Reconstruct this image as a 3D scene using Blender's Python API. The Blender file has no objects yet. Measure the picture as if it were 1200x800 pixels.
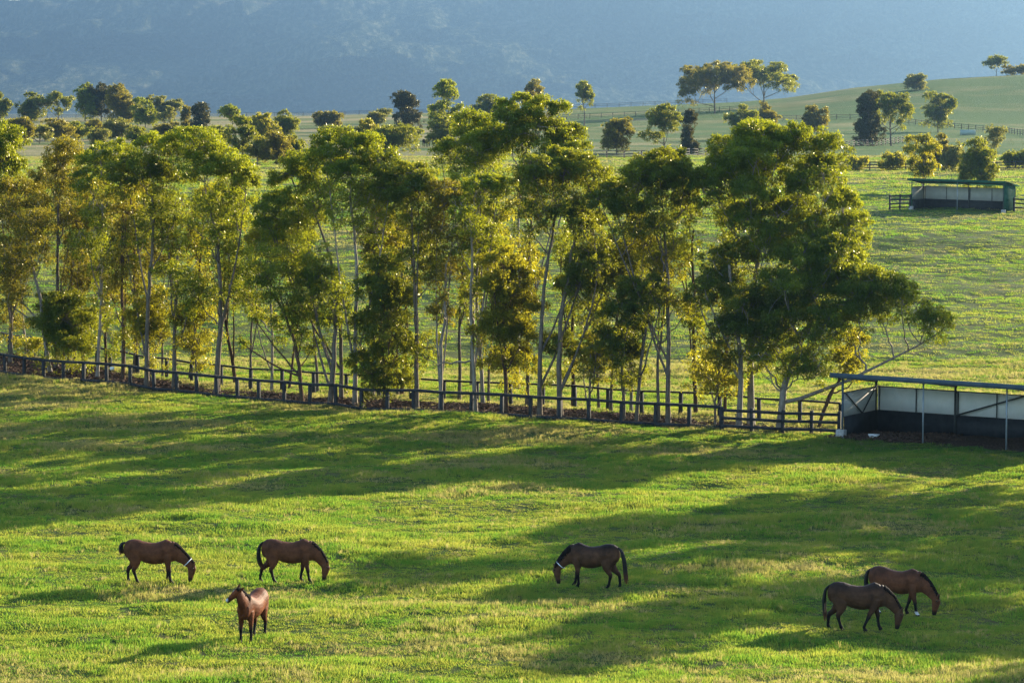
import bpy, bmesh, math, random
import numpy as np
from mathutils import Vector, Matrix

random.seed(7)
R = math.radians
scn = bpy.context.scene
COL = scn.collection
F = 3333.33           # focal length in photograph pixels (1200 wide)
CAMZ = 16.5
PITCH = math.atan(278.0 / F)
SUN_AZ, SUN_EL = R(45), R(16.3)

# ------------------------------------------------------------------ camera
cam_d = bpy.data.cameras.new('camera')
cam_d.lens = 100.0
cam_d.sensor_width = 36.0
cam_d.clip_start = 1.0
cam_d.clip_end = 20000.0
cam = bpy.data.objects.new('camera', cam_d)
COL.objects.link(cam)
cam.location = (0, 0, CAMZ)
cam.rotation_euler = (math.pi / 2 - PITCH, 0, 0)
scn.camera = cam

def ray(px, py):
    a, b = (px - 600) / F, -(py - 400) / F
    return np.array([a, math.cos(PITCH) + b * math.sin(PITCH), -math.sin(PITCH) + b * math.cos(PITCH)])

def zrow(py, d):                       # height of the ground seen on a picture row at distance d
    r = ray(600, py)
    return CAMZ + d * r[2] / r[1]

def point(px, py, d):                  # world point at forward distance d
    r = ray(px, py)
    return np.array([r[0] / r[1] * d, d, CAMZ + r[2] / r[1] * d])

# ------------------------------------------------------------------ noise
def vnoise(x, y, seed=0):
    x = np.asarray(x, float); y = np.asarray(y, float)
    xi = np.floor(x).astype(np.int64); yi = np.floor(y).astype(np.int64)
    fx = x - xi; fy = y - yi
    fx = fx * fx * fx * (fx * (fx * 6 - 15) + 10); fy = fy * fy * fy * (fy * (fy * 6 - 15) + 10)
    def h(a, b):
        n = (a * 374761393 + b * 668265263 + seed * 974711) & 0x7fffffff
        n = ((n ^ (n >> 13)) * 1274126177) & 0x7fffffff
        n = (n ^ (n >> 16)) & 0xffff
        return n / 65535.0
    a = h(xi, yi); b = h(xi + 1, yi); c = h(xi, yi + 1); d = h(xi + 1, yi + 1)
    return (a * (1 - fx) + b * fx) * (1 - fy) + (c * (1 - fx) + d * fx) * fy * 1.0

def fbm(x, y, seed=0, octv=4):
    s = 0; amp = 0.5; tot = 0
    for k in range(octv):
        s = s + amp * vnoise(x * 2 ** k + 13.7 * k, y * 2 ** k - 7.1 * k, seed + k); tot += amp; amp *= 0.5
    return s / tot

# ------------------------------------------------------------------ terrain
def pchip(xs, ys, x):
    xs = np.array(xs, float); ys = np.array(ys, float)
    h = np.diff(xs); dl = np.diff(ys) / h
    m = np.zeros(len(xs))
    m[0], m[-1] = dl[0], dl[-1]
    for i in range(1, len(xs) - 1):
        if dl[i - 1] * dl[i] > 0:
            w1, w2 = 2 * h[i] + h[i - 1], h[i] + 2 * h[i - 1]
            m[i] = (w1 + w2) / (w1 / dl[i - 1] + w2 / dl[i])
    x = np.clip(x, xs[0], xs[-1])
    i = np.clip(np.searchsorted(xs, x) - 1, 0, len(xs) - 2)
    t = (x - xs[i]) / h[i]
    return ((1 + 2 * t) * (1 - t) ** 2 * ys[i] + t * (1 - t) ** 2 * h[i] * m[i]
            + t * t * (3 - 2 * t) * ys[i + 1] + t * t * (t - 1) * h[i] * m[i + 1])

# each column: crest row in the photograph at 900..1000 m, plus the row at 700 m
COLS = {-200: (139, 156), 0: (139, 156), 350: (136, 155), 640: (129, 153), 760: (124, 151), 860: (120, 149), 920: (115, 148),
        1000: (103, 147), 1100: (93, 149), 1200: (87.5, 152), 1450: (78, 152)}
PROF_D = [-400, -60, 0, 30, 78, 100, 165, 210, 290, 400, 560, 700, 930, 1050, 1500, 13000]
prof = {}
for u, (cr, mid) in COLS.items():
    z = [14.5, 15, 14.6, 6, 0.15, 0, 0, 1.2, zrow(247, 290), zrow(199, 400), zrow(170, 560), zrow(mid, 700), zrow(cr, 930)]
    z += [z[-1] - 1.5, -8, -14]
    prof[u] = z
US = sorted(prof)
def terrain(x, y):
    x = np.asarray(x, float); y = np.asarray(y, float)
    u = x / np.maximum(y, 60) * F + 600
    zs = np.stack([pchip(PROF_D, prof[k], y) for k in US])
    uc = np.clip(u, US[0], US[-1])
    i = np.clip(np.searchsorted(US, uc) - 1, 0, len(US) - 2)
    ua = np.array(US, float)
    t = (uc - ua[i]) / (ua[i + 1] - ua[i]); 
    z0 = np.take_along_axis(zs, i[None], 0)[0] if zs.ndim > 1 else zs[i]
    z1 = np.take_along_axis(zs, (i + 1)[None], 0)[0] if zs.ndim > 1 else zs[i + 1]
    z = z0 * (1 - t) + z1 * t
    near = np.clip((y - 40) / 40, 0, 1) * np.clip((700 - y) / 300, 0, 1)
    und = (fbm(x / 6.5, y / 4.5, 3, 3) - .5) * .42 + (vnoise(x / 1.7, y / 1.2, 9) - .5) * .15
    und = und + (vnoise(x / 26, y / 19, 21) - .5) * .30
    far = np.clip((y - 170) / 80, 0, 1)
    und = und * (1 + far * .3) + far * (fbm(x / 40, y / 20, 5, 3) - .5) * .9
    return z + und * near

def tz(x, y):
    return float(terrain(np.array([x]), np.array([y]))[0])

def ground(px, py):                    # the ground point seen at a picture position
    r = ray(px, py); r = r / r[1]
    d = np.linspace(60, 1100, 5200)
    z = CAMZ + r[2] * d
    t = terrain(r[0] * d, d)
    k = np.argmax(z <= t)
    if k == 0: k = len(d) - 1
    return np.array([r[0] * d[k], d[k], t[k]])

def at_d(px, d):
    x = (px - 600) / F * d / math.cos(PITCH) * 1.0
    r = ray(px, 400); x = r[0] / r[1] * d
    return np.array([x, d, tz(x, d)])

# ------------------------------------------------------------------ object helpers
def tag(o, label=None, cat=None, group=None, kind=None):
    if label: o['label'] = label
    if cat: o['category'] = cat
    if group: o['group'] = group
    if kind: o['kind'] = kind
    return o

def empty(name, loc=(0, 0, 0), rz=0.0):
    o = bpy.data.objects.new(name, None); COL.objects.link(o)
    o.empty_display_size = .3
    o.location = loc; o.rotation_euler = (0, 0, rz)
    return o

def mesh_np(name, V, faces_flat, nper, mat=None, parent=None, smooth=False, fattr=None, vattr=None):
    """faces_flat: flat vertex indices; nper: vertices per face (int or array)"""
    me = bpy.data.meshes.new(name)
    V = np.asarray(V, np.float32); ff = np.asarray(faces_flat, np.int32).ravel()
    if np.isscalar(nper): cnt = np.full(len(ff) // nper, nper, np.int32)
    else: cnt = np.asarray(nper, np.int32)
    st = np.concatenate([[0], np.cumsum(cnt)[:-1]]).astype(np.int32)
    me.vertices.add(len(V)); me.vertices.foreach_set('co', V.ravel())
    me.loops.add(len(ff)); me.loops.foreach_set('vertex_index', ff)
    me.polygons.add(len(cnt)); me.polygons.foreach_set('loop_start', st); me.polygons.foreach_set('loop_total', cnt)
    if smooth: me.polygons.foreach_set('use_smooth', np.ones(len(cnt), bool))
    me.update(calc_edges=True)
    for k, a in (fattr or {}).items():
        at = me.attributes.new(k, 'FLOAT', 'FACE'); at.data.foreach_set('value', np.asarray(a, np.float32))
    for k, a in (vattr or {}).items():
        at = me.attributes.new(k, 'FLOAT', 'POINT'); at.data.foreach_set('value', np.asarray(a, np.float32))
    o = bpy.data.objects.new(name, me); COL.objects.link(o)
    if mat: me.materials.append(mat)
    if parent: o.parent = parent
    return o

class MB:                              # collects boxes, prisms and tubes into ONE mesh
    def __init__(s): s.v = []; s.f = []
    def box(s, c, half, axes=None):
        X, Y, Z = axes if axes else ((1, 0, 0), (0, 1, 0), (0, 0, 1))
        X, Y, Z, c = map(lambda q: np.array(q, float), (X, Y, Z, c))
        b = len(s.v)
        for sz in (-1, 1):
            for sx, sy in ((-1, -1), (1, -1), (1, 1), (-1, 1)):
                s.v.append(c + X * half[0] * sx + Y * half[1] * sy + Z * half[2] * sz)
        for q in ((3, 2, 1, 0), (4, 5, 6, 7), (0, 1, 5, 4), (1, 2, 6, 5), (2, 3, 7, 6), (3, 0, 4, 7)):
            s.f.append([b + k for k in q])
        return s
    def beam(s, a, b, w, h):           # rectangular bar between two points; w sideways, h upward
        a = np.array(a, float); b = np.array(b, float)
        d = b - a; L = np.linalg.norm(d); d /= L
        up = np.array([0, 0, 1.0])
        if abs(d[2]) > .95: up = np.array([0, 1.0, 0])
        sd = np.cross(d, up); sd /= np.linalg.norm(sd); up2 = np.cross(sd, d)
        return s.box((a + b) / 2, (L / 2, w / 2, h / 2), (d, sd, up2))
    def tube(s, pts, rad, n=7, cap=True):
        V, Fc = tube_np(pts, rad, n)
        b = len(s.v); s.v += list(V); s.f += [[b + k for k in q] for q in Fc]
        if cap:
            s.f.append([b + k for k in range(n)][::-1]); s.f.append([b + len(V) - n + k for k in range(n)])
        return s
    def prism(s, poly, off):           # planar polygon extruded by a vector
        b = len(s.v); n = len(poly); off = np.array(off, float)
        s.v += [np.array(p, float) for p in poly] + [np.array(p, float) + off for p in poly]
        s.f.append([b + k for k in range(n)][::-1]); s.f.append([b + n + k for k in range(n)])
        for k in range(n): s.f.append([b + k, b + (k + 1) % n, b + n + (k + 1) % n, b + n + k])
        return s
    def build(s, name, mat, parent=None, smooth=False, bevel=0.0):
        flat = [k for q in s.f for k in q]
        o = mesh_np(name, np.array(s.v), flat, [len(q) for q in s.f], mat, parent, smooth)
        bm = bmesh.new(); bm.from_mesh(o.data); bmesh.ops.recalc_face_normals(bm, faces=bm.faces); 
        if bevel: bmesh.ops.bevel(bm, geom=list(bm.edges), offset=bevel, segments=1, affect='EDGES')
        bm.to_mesh(o.data); bm.free()
        return o

def tube_np(pts, rad, n=6):
    pts = np.asarray(pts, float); m = len(pts); rad = np.broadcast_to(rad, (m,))
    t = np.gradient(pts, axis=0); t /= np.linalg.norm(t, axis=1, keepdims=True) + 1e-9
    ref = np.array([1.0, 0.13, 0.07]) if abs(t[0, 0]) < .8 else np.array([0.1, 1.0, 0.1])
    a = np.cross(t, ref); a /= np.linalg.norm(a, axis=1, keepdims=True) + 1e-9
    b = np.cross(t, a)
    ang = np.arange(n) / n * 2 * math.pi
    V = pts[:, None] + (a[:, None] * np.cos(ang)[None, :, None] + b[:, None] * np.sin(ang)[None, :, None]) * rad[:, None, None]
    i = np.arange(m - 1)[:, None] * n; j = np.arange(n)[None]; j2 = (j + 1) % n
    Fc = np.stack([i + j, i + j2, i + n + j2, i + n + j], -1).reshape(-1, 4)
    return V.reshape(-1, 3), Fc

# ------------------------------------------------------------------ materials
def new_mat(name):
    m = bpy.data.materials.new(name); m.use_nodes = True
    nt = m.node_tree; nt.nodes.clear()
    out = nt.nodes.new('ShaderNodeOutputMaterial')
    return m, nt, out
def N(nt, typ, **kw):
    n = nt.nodes.new(typ)
    for k, v in kw.items():
        if k.startswith('i_'): n.inputs[k[2:].replace('_', ' ')].default_value = v
        else: setattr(n, k, v)
    return n
def ramp(nt, fac, stops):
    r = nt.nodes.new('ShaderNodeValToRGB'); e = r.color_ramp.elements
    while len(e) < len(stops): e.new(0.5)
    for q, (p, c) in zip(e, stops): q.position = p; q.color = (*c, 1)
    nt.links.new(fac, r.inputs[0]); return r.outputs[0]
def noise(nt, vec, scale, detail=3, rough=.55, dim='3D'):
    n = N(nt, 'ShaderNodeTexNoise'); n.inputs['Scale'].default_value = scale
    n.inputs['Detail'].default_value = detail; n.inputs['Roughness'].default_value = rough
    if vec is not None: nt.links.new(vec, n.inputs['Vector'])
    return n.outputs['Fac']
def mixc(nt, fac, a, b, mode='MIX'):
    m = nt.nodes.new('ShaderNodeMix'); m.data_type = 'RGBA'; m.blend_type = mode
    for s, v in ((0, fac), (6, a), (7, b)):
        if isinstance(v, (int, float)): m.inputs[s].default_value = v
        elif isinstance(v, tuple): m.inputs[s].default_value = (*v, 1) if len(v) == 3 else v
        else: nt.links.new(v, m.inputs[s])
    return m.outputs[2]
def scaled_pos(nt, sc, src='position'):
    g = nt.nodes.new('ShaderNodeNewGeometry') if src == 'position' else nt.nodes.new('ShaderNodeTexCoord')
    mp = nt.nodes.new('ShaderNodeMapping'); mp.inputs['Scale'].default_value = sc
    nt.links.new(g.outputs['Position'] if src == 'position' else g.outputs['Object'], mp.inputs['Vector'])
    return mp.outputs[0]

def surf_mat(name, c1, c2, scale=4, rough=.8, spec=.2, stretch=(1, 1, 1), bump=.0, bscale=20, metal=0.0, c3=None):
    m, nt, out = new_mat(name)
    p = N(nt, 'ShaderNodeBsdfPrincipled'); p.inputs['Roughness'].default_value = rough
    p.inputs['Specular IOR Level'].default_value = spec; p.inputs['Metallic'].default_value = metal
    v = scaled_pos(nt, stretch)
    f = noise(nt, v, scale, 4, .6)
    stops = [(.3, c1), (.7, c2)] if c3 is None else [(.3, c1), (.55, c2), (.75, c3)]
    nt.links.new(ramp(nt, f, stops), p.inputs['Base Color'])
    if bump:
        b = N(nt, 'ShaderNodeBump'); b.inputs['Strength'].default_value = bump; b.inputs['Distance'].default_value = .02
        nt.links.new(noise(nt, v, bscale, 4), b.inputs['Height']); nt.links.new(b.outputs[0], p.inputs['Normal'])
    nt.links.new(p.outputs[0], out.inputs[0])
    return m

def leaf_mat(name, dark, light, trans, tmix=.5, gloss=.028):
    m, nt, out = new_mat(name)
    at = N(nt, 'ShaderNodeAttribute'); at.attribute_name = 'tint'
    col = mixc(nt, at.outputs['Fac'], dark, light)
    tcol = mixc(nt, at.outputs['Fac'], tuple(c * .6 for c in trans), trans)
    d = N(nt, 'ShaderNodeBsdfDiffuse'); nt.links.new(col, d.inputs[0])
    t = N(nt, 'ShaderNodeBsdfTranslucent'); nt.links.new(tcol, t.inputs[0])
    g = N(nt, 'ShaderNodeBsdfGlossy'); g.inputs['Roughness'].default_value = .36; g.inputs[0].default_value = (.85, .78, .52, 1)
    mx = N(nt, 'ShaderNodeMixShader'); mx.inputs[0].default_value = tmix
    nt.links.new(d.outputs[0], mx.inputs[1]); nt.links.new(t.outputs[0], mx.inputs[2])
    mg = N(nt, 'ShaderNodeMixShader'); fr = N(nt, 'ShaderNodeFresnel'); fr.inputs[0].default_value = 1.38; fm = N(nt, 'ShaderNodeMath', operation='MULTIPLY'); fm.inputs[1].default_value = .10; nt.links.new(fr.outputs[0], fm.inputs[0]); nt.links.new(fm.outputs[0], mg.inputs[0])
    nt.links.new(mx.outputs[0], mg.inputs[1]); nt.links.new(g.outputs[0], mg.inputs[2])
    nt.links.new(mg.outputs[0], out.inputs[0])
    return m

LEAF = {
 'g': leaf_mat('green_gum_leaves', (.024, .068, .013), (.066, .135, .022), (.45, .47, .017), .51),
 'd': leaf_mat('dark_gum_leaves', (.020, .056, .013), (.054, .108, .022), (.42, .42, .017), .50),
 'b': leaf_mat('brown_gum_leaves', (.030, .046, .013), (.080, .086, .023), (.44, .37, .023), .51),
 'y': leaf_mat('golden_gum_leaves', (.032, .062, .010), (.088, .122, .020), (.58, .52, .022), .56),
 'p': leaf_mat('pale_gum_leaves', (.042, .068, .024), (.095, .115, .044), (.42, .40, .06), .52),
 'o': leaf_mat('she_oak_needles', (.013, .027, .011), (.028, .046, .018), (.14, .12, .02), .35),
}
BARK = {
 'grey': surf_mat('grey_gum_bark', (.075, .058, .043), (.20, .165, .13), 3, .9, .1, (6, 6, 1.2), .6, 12),
 'pale': surf_mat('pale_gum_bark', (.13, .105, .080), (.31, .265, .215), 2, .8, .2, (4, 4, 1.0), .3, 10),
 'brown': surf_mat('brown_stringy_bark', (.055, .034, .022), (.15, .095, .062), 3, .95, .05, (8, 8, 1.0), .8, 14),
}
M = {
 'post': surf_mat('dark_stained_timber', (.014, .015, .016), (.04, .041, .043), 6, .8, .25, (1, 1, .3), .3, 20),
 'farpost': surf_mat('weathered_timber', (.05, .045, .04), (.10, .09, .08), 6, .9, .1),
 'roof_blue': surf_mat('blue_grey_roof_sheet', (.05, .075, .095), (.08, .11, .135), 2, .8, .1),
 'roof_green': surf_mat('green_roof_sheet', (.012, .070, .045), (.020, .095, .062), 2, .8, .1),
 'pale_sheet': surf_mat('pale_wall_sheet', (.72, .75, .73), (.82, .83, .80), 1.5, .6, .3, c3=(.76, .75, .69)),
 'grey_sheet': surf_mat('grey_wall_sheet', (.42, .44, .42), (.52, .54, .51), 1.5, .7, .2),
 'rubber': surf_mat('black_rubber_lining', (.008, .010, .013), (.022, .026, .031), 3, .7, .3, bump=.2, bscale=8),
 'steel': surf_mat('dark_steel_frame', (.025, .03, .032), (.05, .055, .056), 5, .6, .4),
 'galv': surf_mat('galvanised_pipe', (.20, .24, .26), (.30, .34, .36), 8, .45, .5, metal=.3),
 'concrete': surf_mat('concrete', (.26, .25, .23), (.42, .41, .38), 9, .9, .1, bump=.3),
 'white': surf_mat('white_plastic', (.62, .62, .60), (.8, .8, .78), 6, .5, .3),
 'strap': surf_mat('white_webbing', (.66, .68, .72), (.80, .82, .85), 12, .6, .2),
 'pale_panel': surf_mat('pale_green_panel', (.28, .36, .32), (.36, .43, .38), 2, .7, .2),
 'mane': surf_mat('black_mane_hair', (.006, .005, .005), (.016, .011, .009), 12, .85, .06, (1, 1, 3), .5, 30),
 'eye': surf_mat('dark_eye', (.004, .003, .003), (.008, .006, .005), 10, .15, .5),
}
def tail_mat():
    m, nt, out = new_mat('tail_hair')
    at = N(nt, 'ShaderNodeAttribute'); at.attribute_name = 'tip'
    c = mixc(nt, at.outputs['Fac'], (.009, .007, .006), (.17, .052, .016))
    p = N(nt, 'ShaderNodeBsdfPrincipled'); p.inputs['Roughness'].default_value = .6
    nt.links.new(c, p.inputs['Base Color'])
    t = N(nt, 'ShaderNodeBsdfTranslucent'); nt.links.new(c, t.inputs[0])
    mx = N(nt, 'ShaderNodeMixShader'); mx.inputs[0].default_value = .35
    nt.links.new(p.outputs[0], mx.inputs[1]); nt.links.new(t.outputs[0], mx.inputs[2])
    nt.links.new(mx.outputs[0], out.inputs[0]); return m
M['tail'] = tail_mat()

# ------------------------------------------------------------------ the belt between the two fences
FRONT_PX = [(-60, 430), (0, 437), (100, 448), (200, 459), (300, 469.5), (400, 477), (500, 483.5), (600, 489), (700, 495), (800, 500.5), (845, 503), (985, 508)]
REAR_PX = [(-60, 398), (0, 410), (100, 427), (200, 445), (300, 457), (450, 466), (600, 474), (750, 484), (900, 494), (985, 499)]
FRONT = np.array([ground(*p) for p in FRONT_PX]); REAR = np.array([ground(*p) for p in REAR_PX])
FXP = np.array(FRONT_PX, float); RXP = np.array(REAR_PX, float)
def belt_row(px, frac):
    return np.interp(px, FXP[:, 0], FXP[:, 1]) * (1 - frac) + np.interp(px, RXP[:, 0], RXP[:, 1]) * frac
# the belt in plan: y as a function of x, run on to the right behind the shelter
def belt_y(x):
    xf = np.append(FRONT[:, 0], 75.0); yf = np.append(FRONT[:, 1], 104.0)
    xr = np.append(REAR[:, 0], 75.0); yr = np.append(REAR[:, 1], 112.0)
    xf = np.insert(xf, 0, -80); yf = np.insert(yf, 0, 214); xr = np.insert(xr, 0, -80); yr = np.insert(yr, 0, 226)
    return np.interp(x, xf, yf), np.interp(x, xr, yr)

# near shelter frame (front-left corner, along, back)
S0 = ground(987, 512.5); S1 = ground(1160, 525)
sa = S1[:2] - S0[:2]; sa /= np.linalg.norm(sa); sb = np.array([-sa[1], sa[0]])

def mulch_mask(x, y):
    yf, yr = belt_y(x)
    n = (fbm(x / 2.2, y / 2.2, 31, 3) - .5) * 1.6
    inside = np.clip((y - (yf - .15) + n * .5) / .8, 0, 1) * np.clip((yr - .8 - y + n) / 1.4, 0, 1)
    rel = np.stack([x - S0[0], y - S0[1]], -1)
    la = rel @ sa; lb = rel @ sb
    sh = np.clip((la + 1.2) / .6, 0, 1) * np.clip((18 - la) / .6, 0, 1) * np.clip((lb + .9 + n * .6) / .8, 0, 1) * np.clip((6.5 - lb) / .8, 0, 1)
    return np.clip(np.maximum(inside * (x < 18) * np.clip(.45 + 1.1 * fbm(x / 1.6, y / 1.3, 35, 3), .3, 1), sh), 0, 1)

# ------------------------------------------------------------------ ground sheet
def build_ground():
    uu = np.concatenate([np.linspace(-30000, -2200, 20)[:-1], np.linspace(-2200, -250, 50)[:-1], np.linspace(-250, 1450, 330), np.linspace(1450, 3400, 50)[1:], np.linspace(3400, 31000, 20)[1:]])
    dd = np.concatenate([np.linspace(-300, 70, 24), np.arange(72, 185, .45), np.geomspace(185, 460, 260)[1:], np.geomspace(460, 1100, 160)[1:], np.geomspace(1100, 12400, 40)[1:]])
    X = (uu[None] - 600) / F * np.maximum(dd, 60)[:, None]; Y = np.repeat(dd[:, None], len(uu), 1)
    X = np.where(np.abs(X) >= 4200, np.sign(X) * (4200 + np.abs(uu)[None] * .001), X)
    Z = terrain(X.ravel(), Y.ravel())
    V = np.stack([X.ravel(), Y.ravel(), Z], 1)
    nr, nc = X.shape
    i = np.arange(nr - 1)[:, None] * nc; j = np.arange(nc - 1)[None]
    Fc = np.stack([i + j, i + j + 1, i + nc + j + 1, i + nc + j], -1).reshape(-1, 4)
    mk = mulch_mask(X.ravel(), Y.ravel())
    m, nt, out = new_mat('pasture_soil_and_turf')
    p = N(nt, 'ShaderNodeBsdfPrincipled'); p.inputs['Roughness'].default_value = .95; p.inputs['Specular IOR Level'].default_value = .05
    v1 = scaled_pos(nt, (.16, .16, .16)); v2 = scaled_pos(nt, (1.6, 1.6, 1.6)); v3 = scaled_pos(nt, (.03, .045, .03))
    a = ramp(nt, noise(nt, v1, 1.0, 5, .6), [(.34, (.040, .078, .016)), (.52, (.075, .105, .024)), (.68, (.150, .125, .045))])
    b = mixc(nt, noise(nt, v2, 2.0, 4), a, (.045, .060, .018))
    gx = N(nt, 'ShaderNodeNewGeometry'); sX = N(nt, 'ShaderNodeSeparateXYZ'); nt.links.new(gx.outputs['Position'], sX.inputs[0])
    mX = N(nt, 'ShaderNodeMapRange'); mX.inputs[1].default_value = 120; mX.inputs[2].default_value = -60; mX.inputs[3].default_value = -.10; mX.inputs[4].default_value = .10; nt.links.new(sX.outputs[0], mX.inputs[0])
    aX = N(nt, 'ShaderNodeMath', operation='ADD'); nt.links.new(noise(nt, v3, 1.0, 4, .6), aX.inputs[0]); nt.links.new(mX.outputs[0], aX.inputs[1])
    a2 = ramp(nt, aX.outputs[0], [(.40, (.055, .105, .030)), (.54, (.110, .130, .046)), (.68, (.24, .205, .105))])
    geo = N(nt, 'ShaderNodeNewGeometry'); sx = N(nt, 'ShaderNodeSeparateXYZ'); nt.links.new(geo.outputs['Position'], sx.inputs[0])
    mr = N(nt, 'ShaderNodeMapRange'); mr.inputs[1].default_value = 190; mr.inputs[2].default_value = 470
    nt.links.new(sx.outputs[1], mr.inputs[0])
    c = mixc(nt, mr.outputs[0], b, a2)
    lit = ramp(nt, noise(nt, v2, 5.0, 5, .7), [(.34, (.022, .014, .010)), (.55, (.065, .040, .026)), (.72, (.14, .09, .06))])
    at = N(nt, 'ShaderNodeAttribute'); at.attribute_name = 'mulch'
    c = mixc(nt, at.outputs['Fac'], c, lit)
    nt.links.new(c, p.inputs['Base Color'])
    bp = N(nt, 'ShaderNodeBump'); bp.inputs['Strength'].default_value = .8; bp.inputs['Distance'].default_value = .25
    nt.links.new(noise(nt, scaled_pos(nt, (1, 1, 1)), 1.3, 5, .7), bp.inputs['Height']); nt.links.new(bp.outputs[0], p.inputs['Normal'])
    nt.links.new(p.outputs[0], out.inputs[0])
    o = mesh_np('ground', V, Fc, 4, m, None, True, vattr={'mulch': mk})
    tag(o, kind='structure')
build_ground()

# ------------------------------------------------------------------ grass
def grass_mat(name, c1, c2, t1, t2, tm=.55):
    m, nt, out = new_mat(name)
    oi = N(nt, 'ShaderNodeObjectInfo')
    v = scaled_pos(nt, (.22, .30, .22)); n1 = noise(nt, v, 1.0, 4, .6)
    ad = N(nt, 'ShaderNodeMath', operation='MULTIPLY_ADD'); ad.inputs[1].default_value = .35; 
    nt.links.new(oi.outputs['Random'], ad.inputs[0]); 
    sb_ = N(nt, 'ShaderNodeMath', operation='SUBTRACT'); nt.links.new(n1, sb_.inputs[0]); sb_.inputs[1].default_value = .17
    nt.links.new(sb_.outputs[0], ad.inputs[2])
    st = N(nt, 'ShaderNodeMapRange'); st.inputs[1].default_value = .3; st.inputs[2].default_value = .72
    nt.links.new(ad.outputs[0], st.inputs[0]); f = st.outputs[0]
    d = N(nt, 'ShaderNodeBsdfDiffuse'); nt.links.new(mixc(nt, f, c1, c2), d.inputs[0])
    t = N(nt, 'ShaderNodeBsdfTranslucent'); nt.links.new(mixc(nt, f, t1, t2), t.inputs[0])
    mx = N(nt, 'ShaderNodeMixShader'); mx.inputs[0].default_value = tm
    nt.links.new(d.outputs[0], mx.inputs[1]); nt.links.new(t.outputs[0], mx.inputs[2])
    nt.links.new(mx.outputs[0], out.inputs[0]); return m

GM = {'green': grass_mat('green_pasture_grass', (.042, .138, .036), (.088, .160, .042), (.165, .34, .026), (.44, .44, .062)),
      'straw': grass_mat('straw_seed_grass', (.14, .15, .050), (.25, .22, .10), (.42, .40, .09), (.52, .45, .16), .5)}

def clump(name, nb, rad, hmin, hmax, w, mat, lean, seed, loc):
    rg = np.random.default_rng(seed)
    V = []; Fc = []
    for k in range(nb):
        a = rg.uniform(0, 6.283); r = rad * math.sqrt(rg.uniform(0, 1)); h = rg.uniform(hmin, hmax) * (1 - .35 * r / rad)
        b = np.array([r * math.cos(a), r * math.sin(a), -.03]); yaw = rg.uniform(0, 6.283)
        s = np.array([math.cos(yaw), math.sin(yaw), 0]) * w * rg.uniform(.7, 1.3)
        ld = np.array([math.cos(a + rg.normal(0, .8)), math.sin(a + rg.normal(0, .8)), 0]) * h * lean * rg.uniform(.3, 1.4)
        m_ = b + ld * .35 + np.array([0, 0, h * .6]); t_ = b + ld + np.array([0, 0, h])
        i = len(V); V += [b - s / 2, b + s / 2, m_ + s * .4, m_ - s * .4, t_]
        Fc += [[i, i + 1, i + 2, i + 3], [i + 3, i + 2, i + 4]]
    o = mesh_np(name, np.array(V), [k for q in Fc for k in q], [len(q) for q in Fc], mat)
    o.location = loc
    tag(o, kind='stuff')
    return o

def scatter(name, pts, scl, src, zs=None):
    n = len(pts); rg = np.random.default_rng(n)
    me = bpy.data.meshes.new(name); me.vertices.add(n); me.vertices.foreach_set('co', np.asarray(pts, np.float32).ravel())
    rot = np.zeros((n, 3), np.float32); rot[:, 2] = rg.uniform(0, 6.283, n); rot[:, 0] = rg.normal(0, .1, n)
    a = me.attributes.new('rot', 'FLOAT_VECTOR', 'POINT'); a.data.foreach_set('vector', rot.ravel())
    s3 = np.stack([scl, scl, scl if zs is None else zs], 1).astype(np.float32)
    a = me.attributes.new('scl', 'FLOAT_VECTOR', 'POINT'); a.data.foreach_set('vector', s3.ravel())
    o = bpy.data.objects.new(name, me); COL.objects.link(o); tag(o, kind='stuff')
    ng = bpy.data.node_groups.new(name, 'GeometryNodeTree')
    ng.interface.new_socket('Geometry', in_out='INPUT', socket_type='NodeSocketGeometry')
    ng.interface.new_socket('Geometry', in_out='OUTPUT', socket_type='NodeSocketGeometry')
    gi = ng.nodes.new('NodeGroupInput'); go = ng.nodes.new('NodeGroupOutput')
    ip = ng.nodes.new('GeometryNodeInstanceOnPoints'); ob = ng.nodes.new('GeometryNodeObjectInfo')
    ob.inputs['Object'].default_value = src; ob.inputs['As Instance'].default_value = True
    r_ = ng.nodes.new('GeometryNodeInputNamedAttribute'); r_.data_type = 'FLOAT_VECTOR'; r_.inputs[0].default_value = 'rot'
    s_ = ng.nodes.new('GeometryNodeInputNamedAttribute'); s_.data_type = 'FLOAT_VECTOR'; s_.inputs[0].default_value = 'scl'
    L = ng.links.new
    L(gi.outputs[0], ip.inputs['Points']); L(ob.outputs['Geometry'], ip.inputs['Instance'])
    L(r_.outputs[0], ip.inputs['Rotation']); L(s_.outputs[0], ip.inputs['Scale']); L(ip.outputs[0], go.inputs[0])
    md = o.modifiers.new('scatter', 'NODES'); md.node_group = ng
    return o

def field_points(n, d0, d1, rg, power=1.0):
    t = rg.uniform(0, 1, n)
    q = 1.0 + power                     # density per area ~ d^(power-1)
    d = (d0 ** q + t * (d1 ** q - d0 ** q)) ** (1 / q)
    u = rg.uniform(-380, 1580, n)
    x = (u - 600) / F * d
    return x, d

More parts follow.
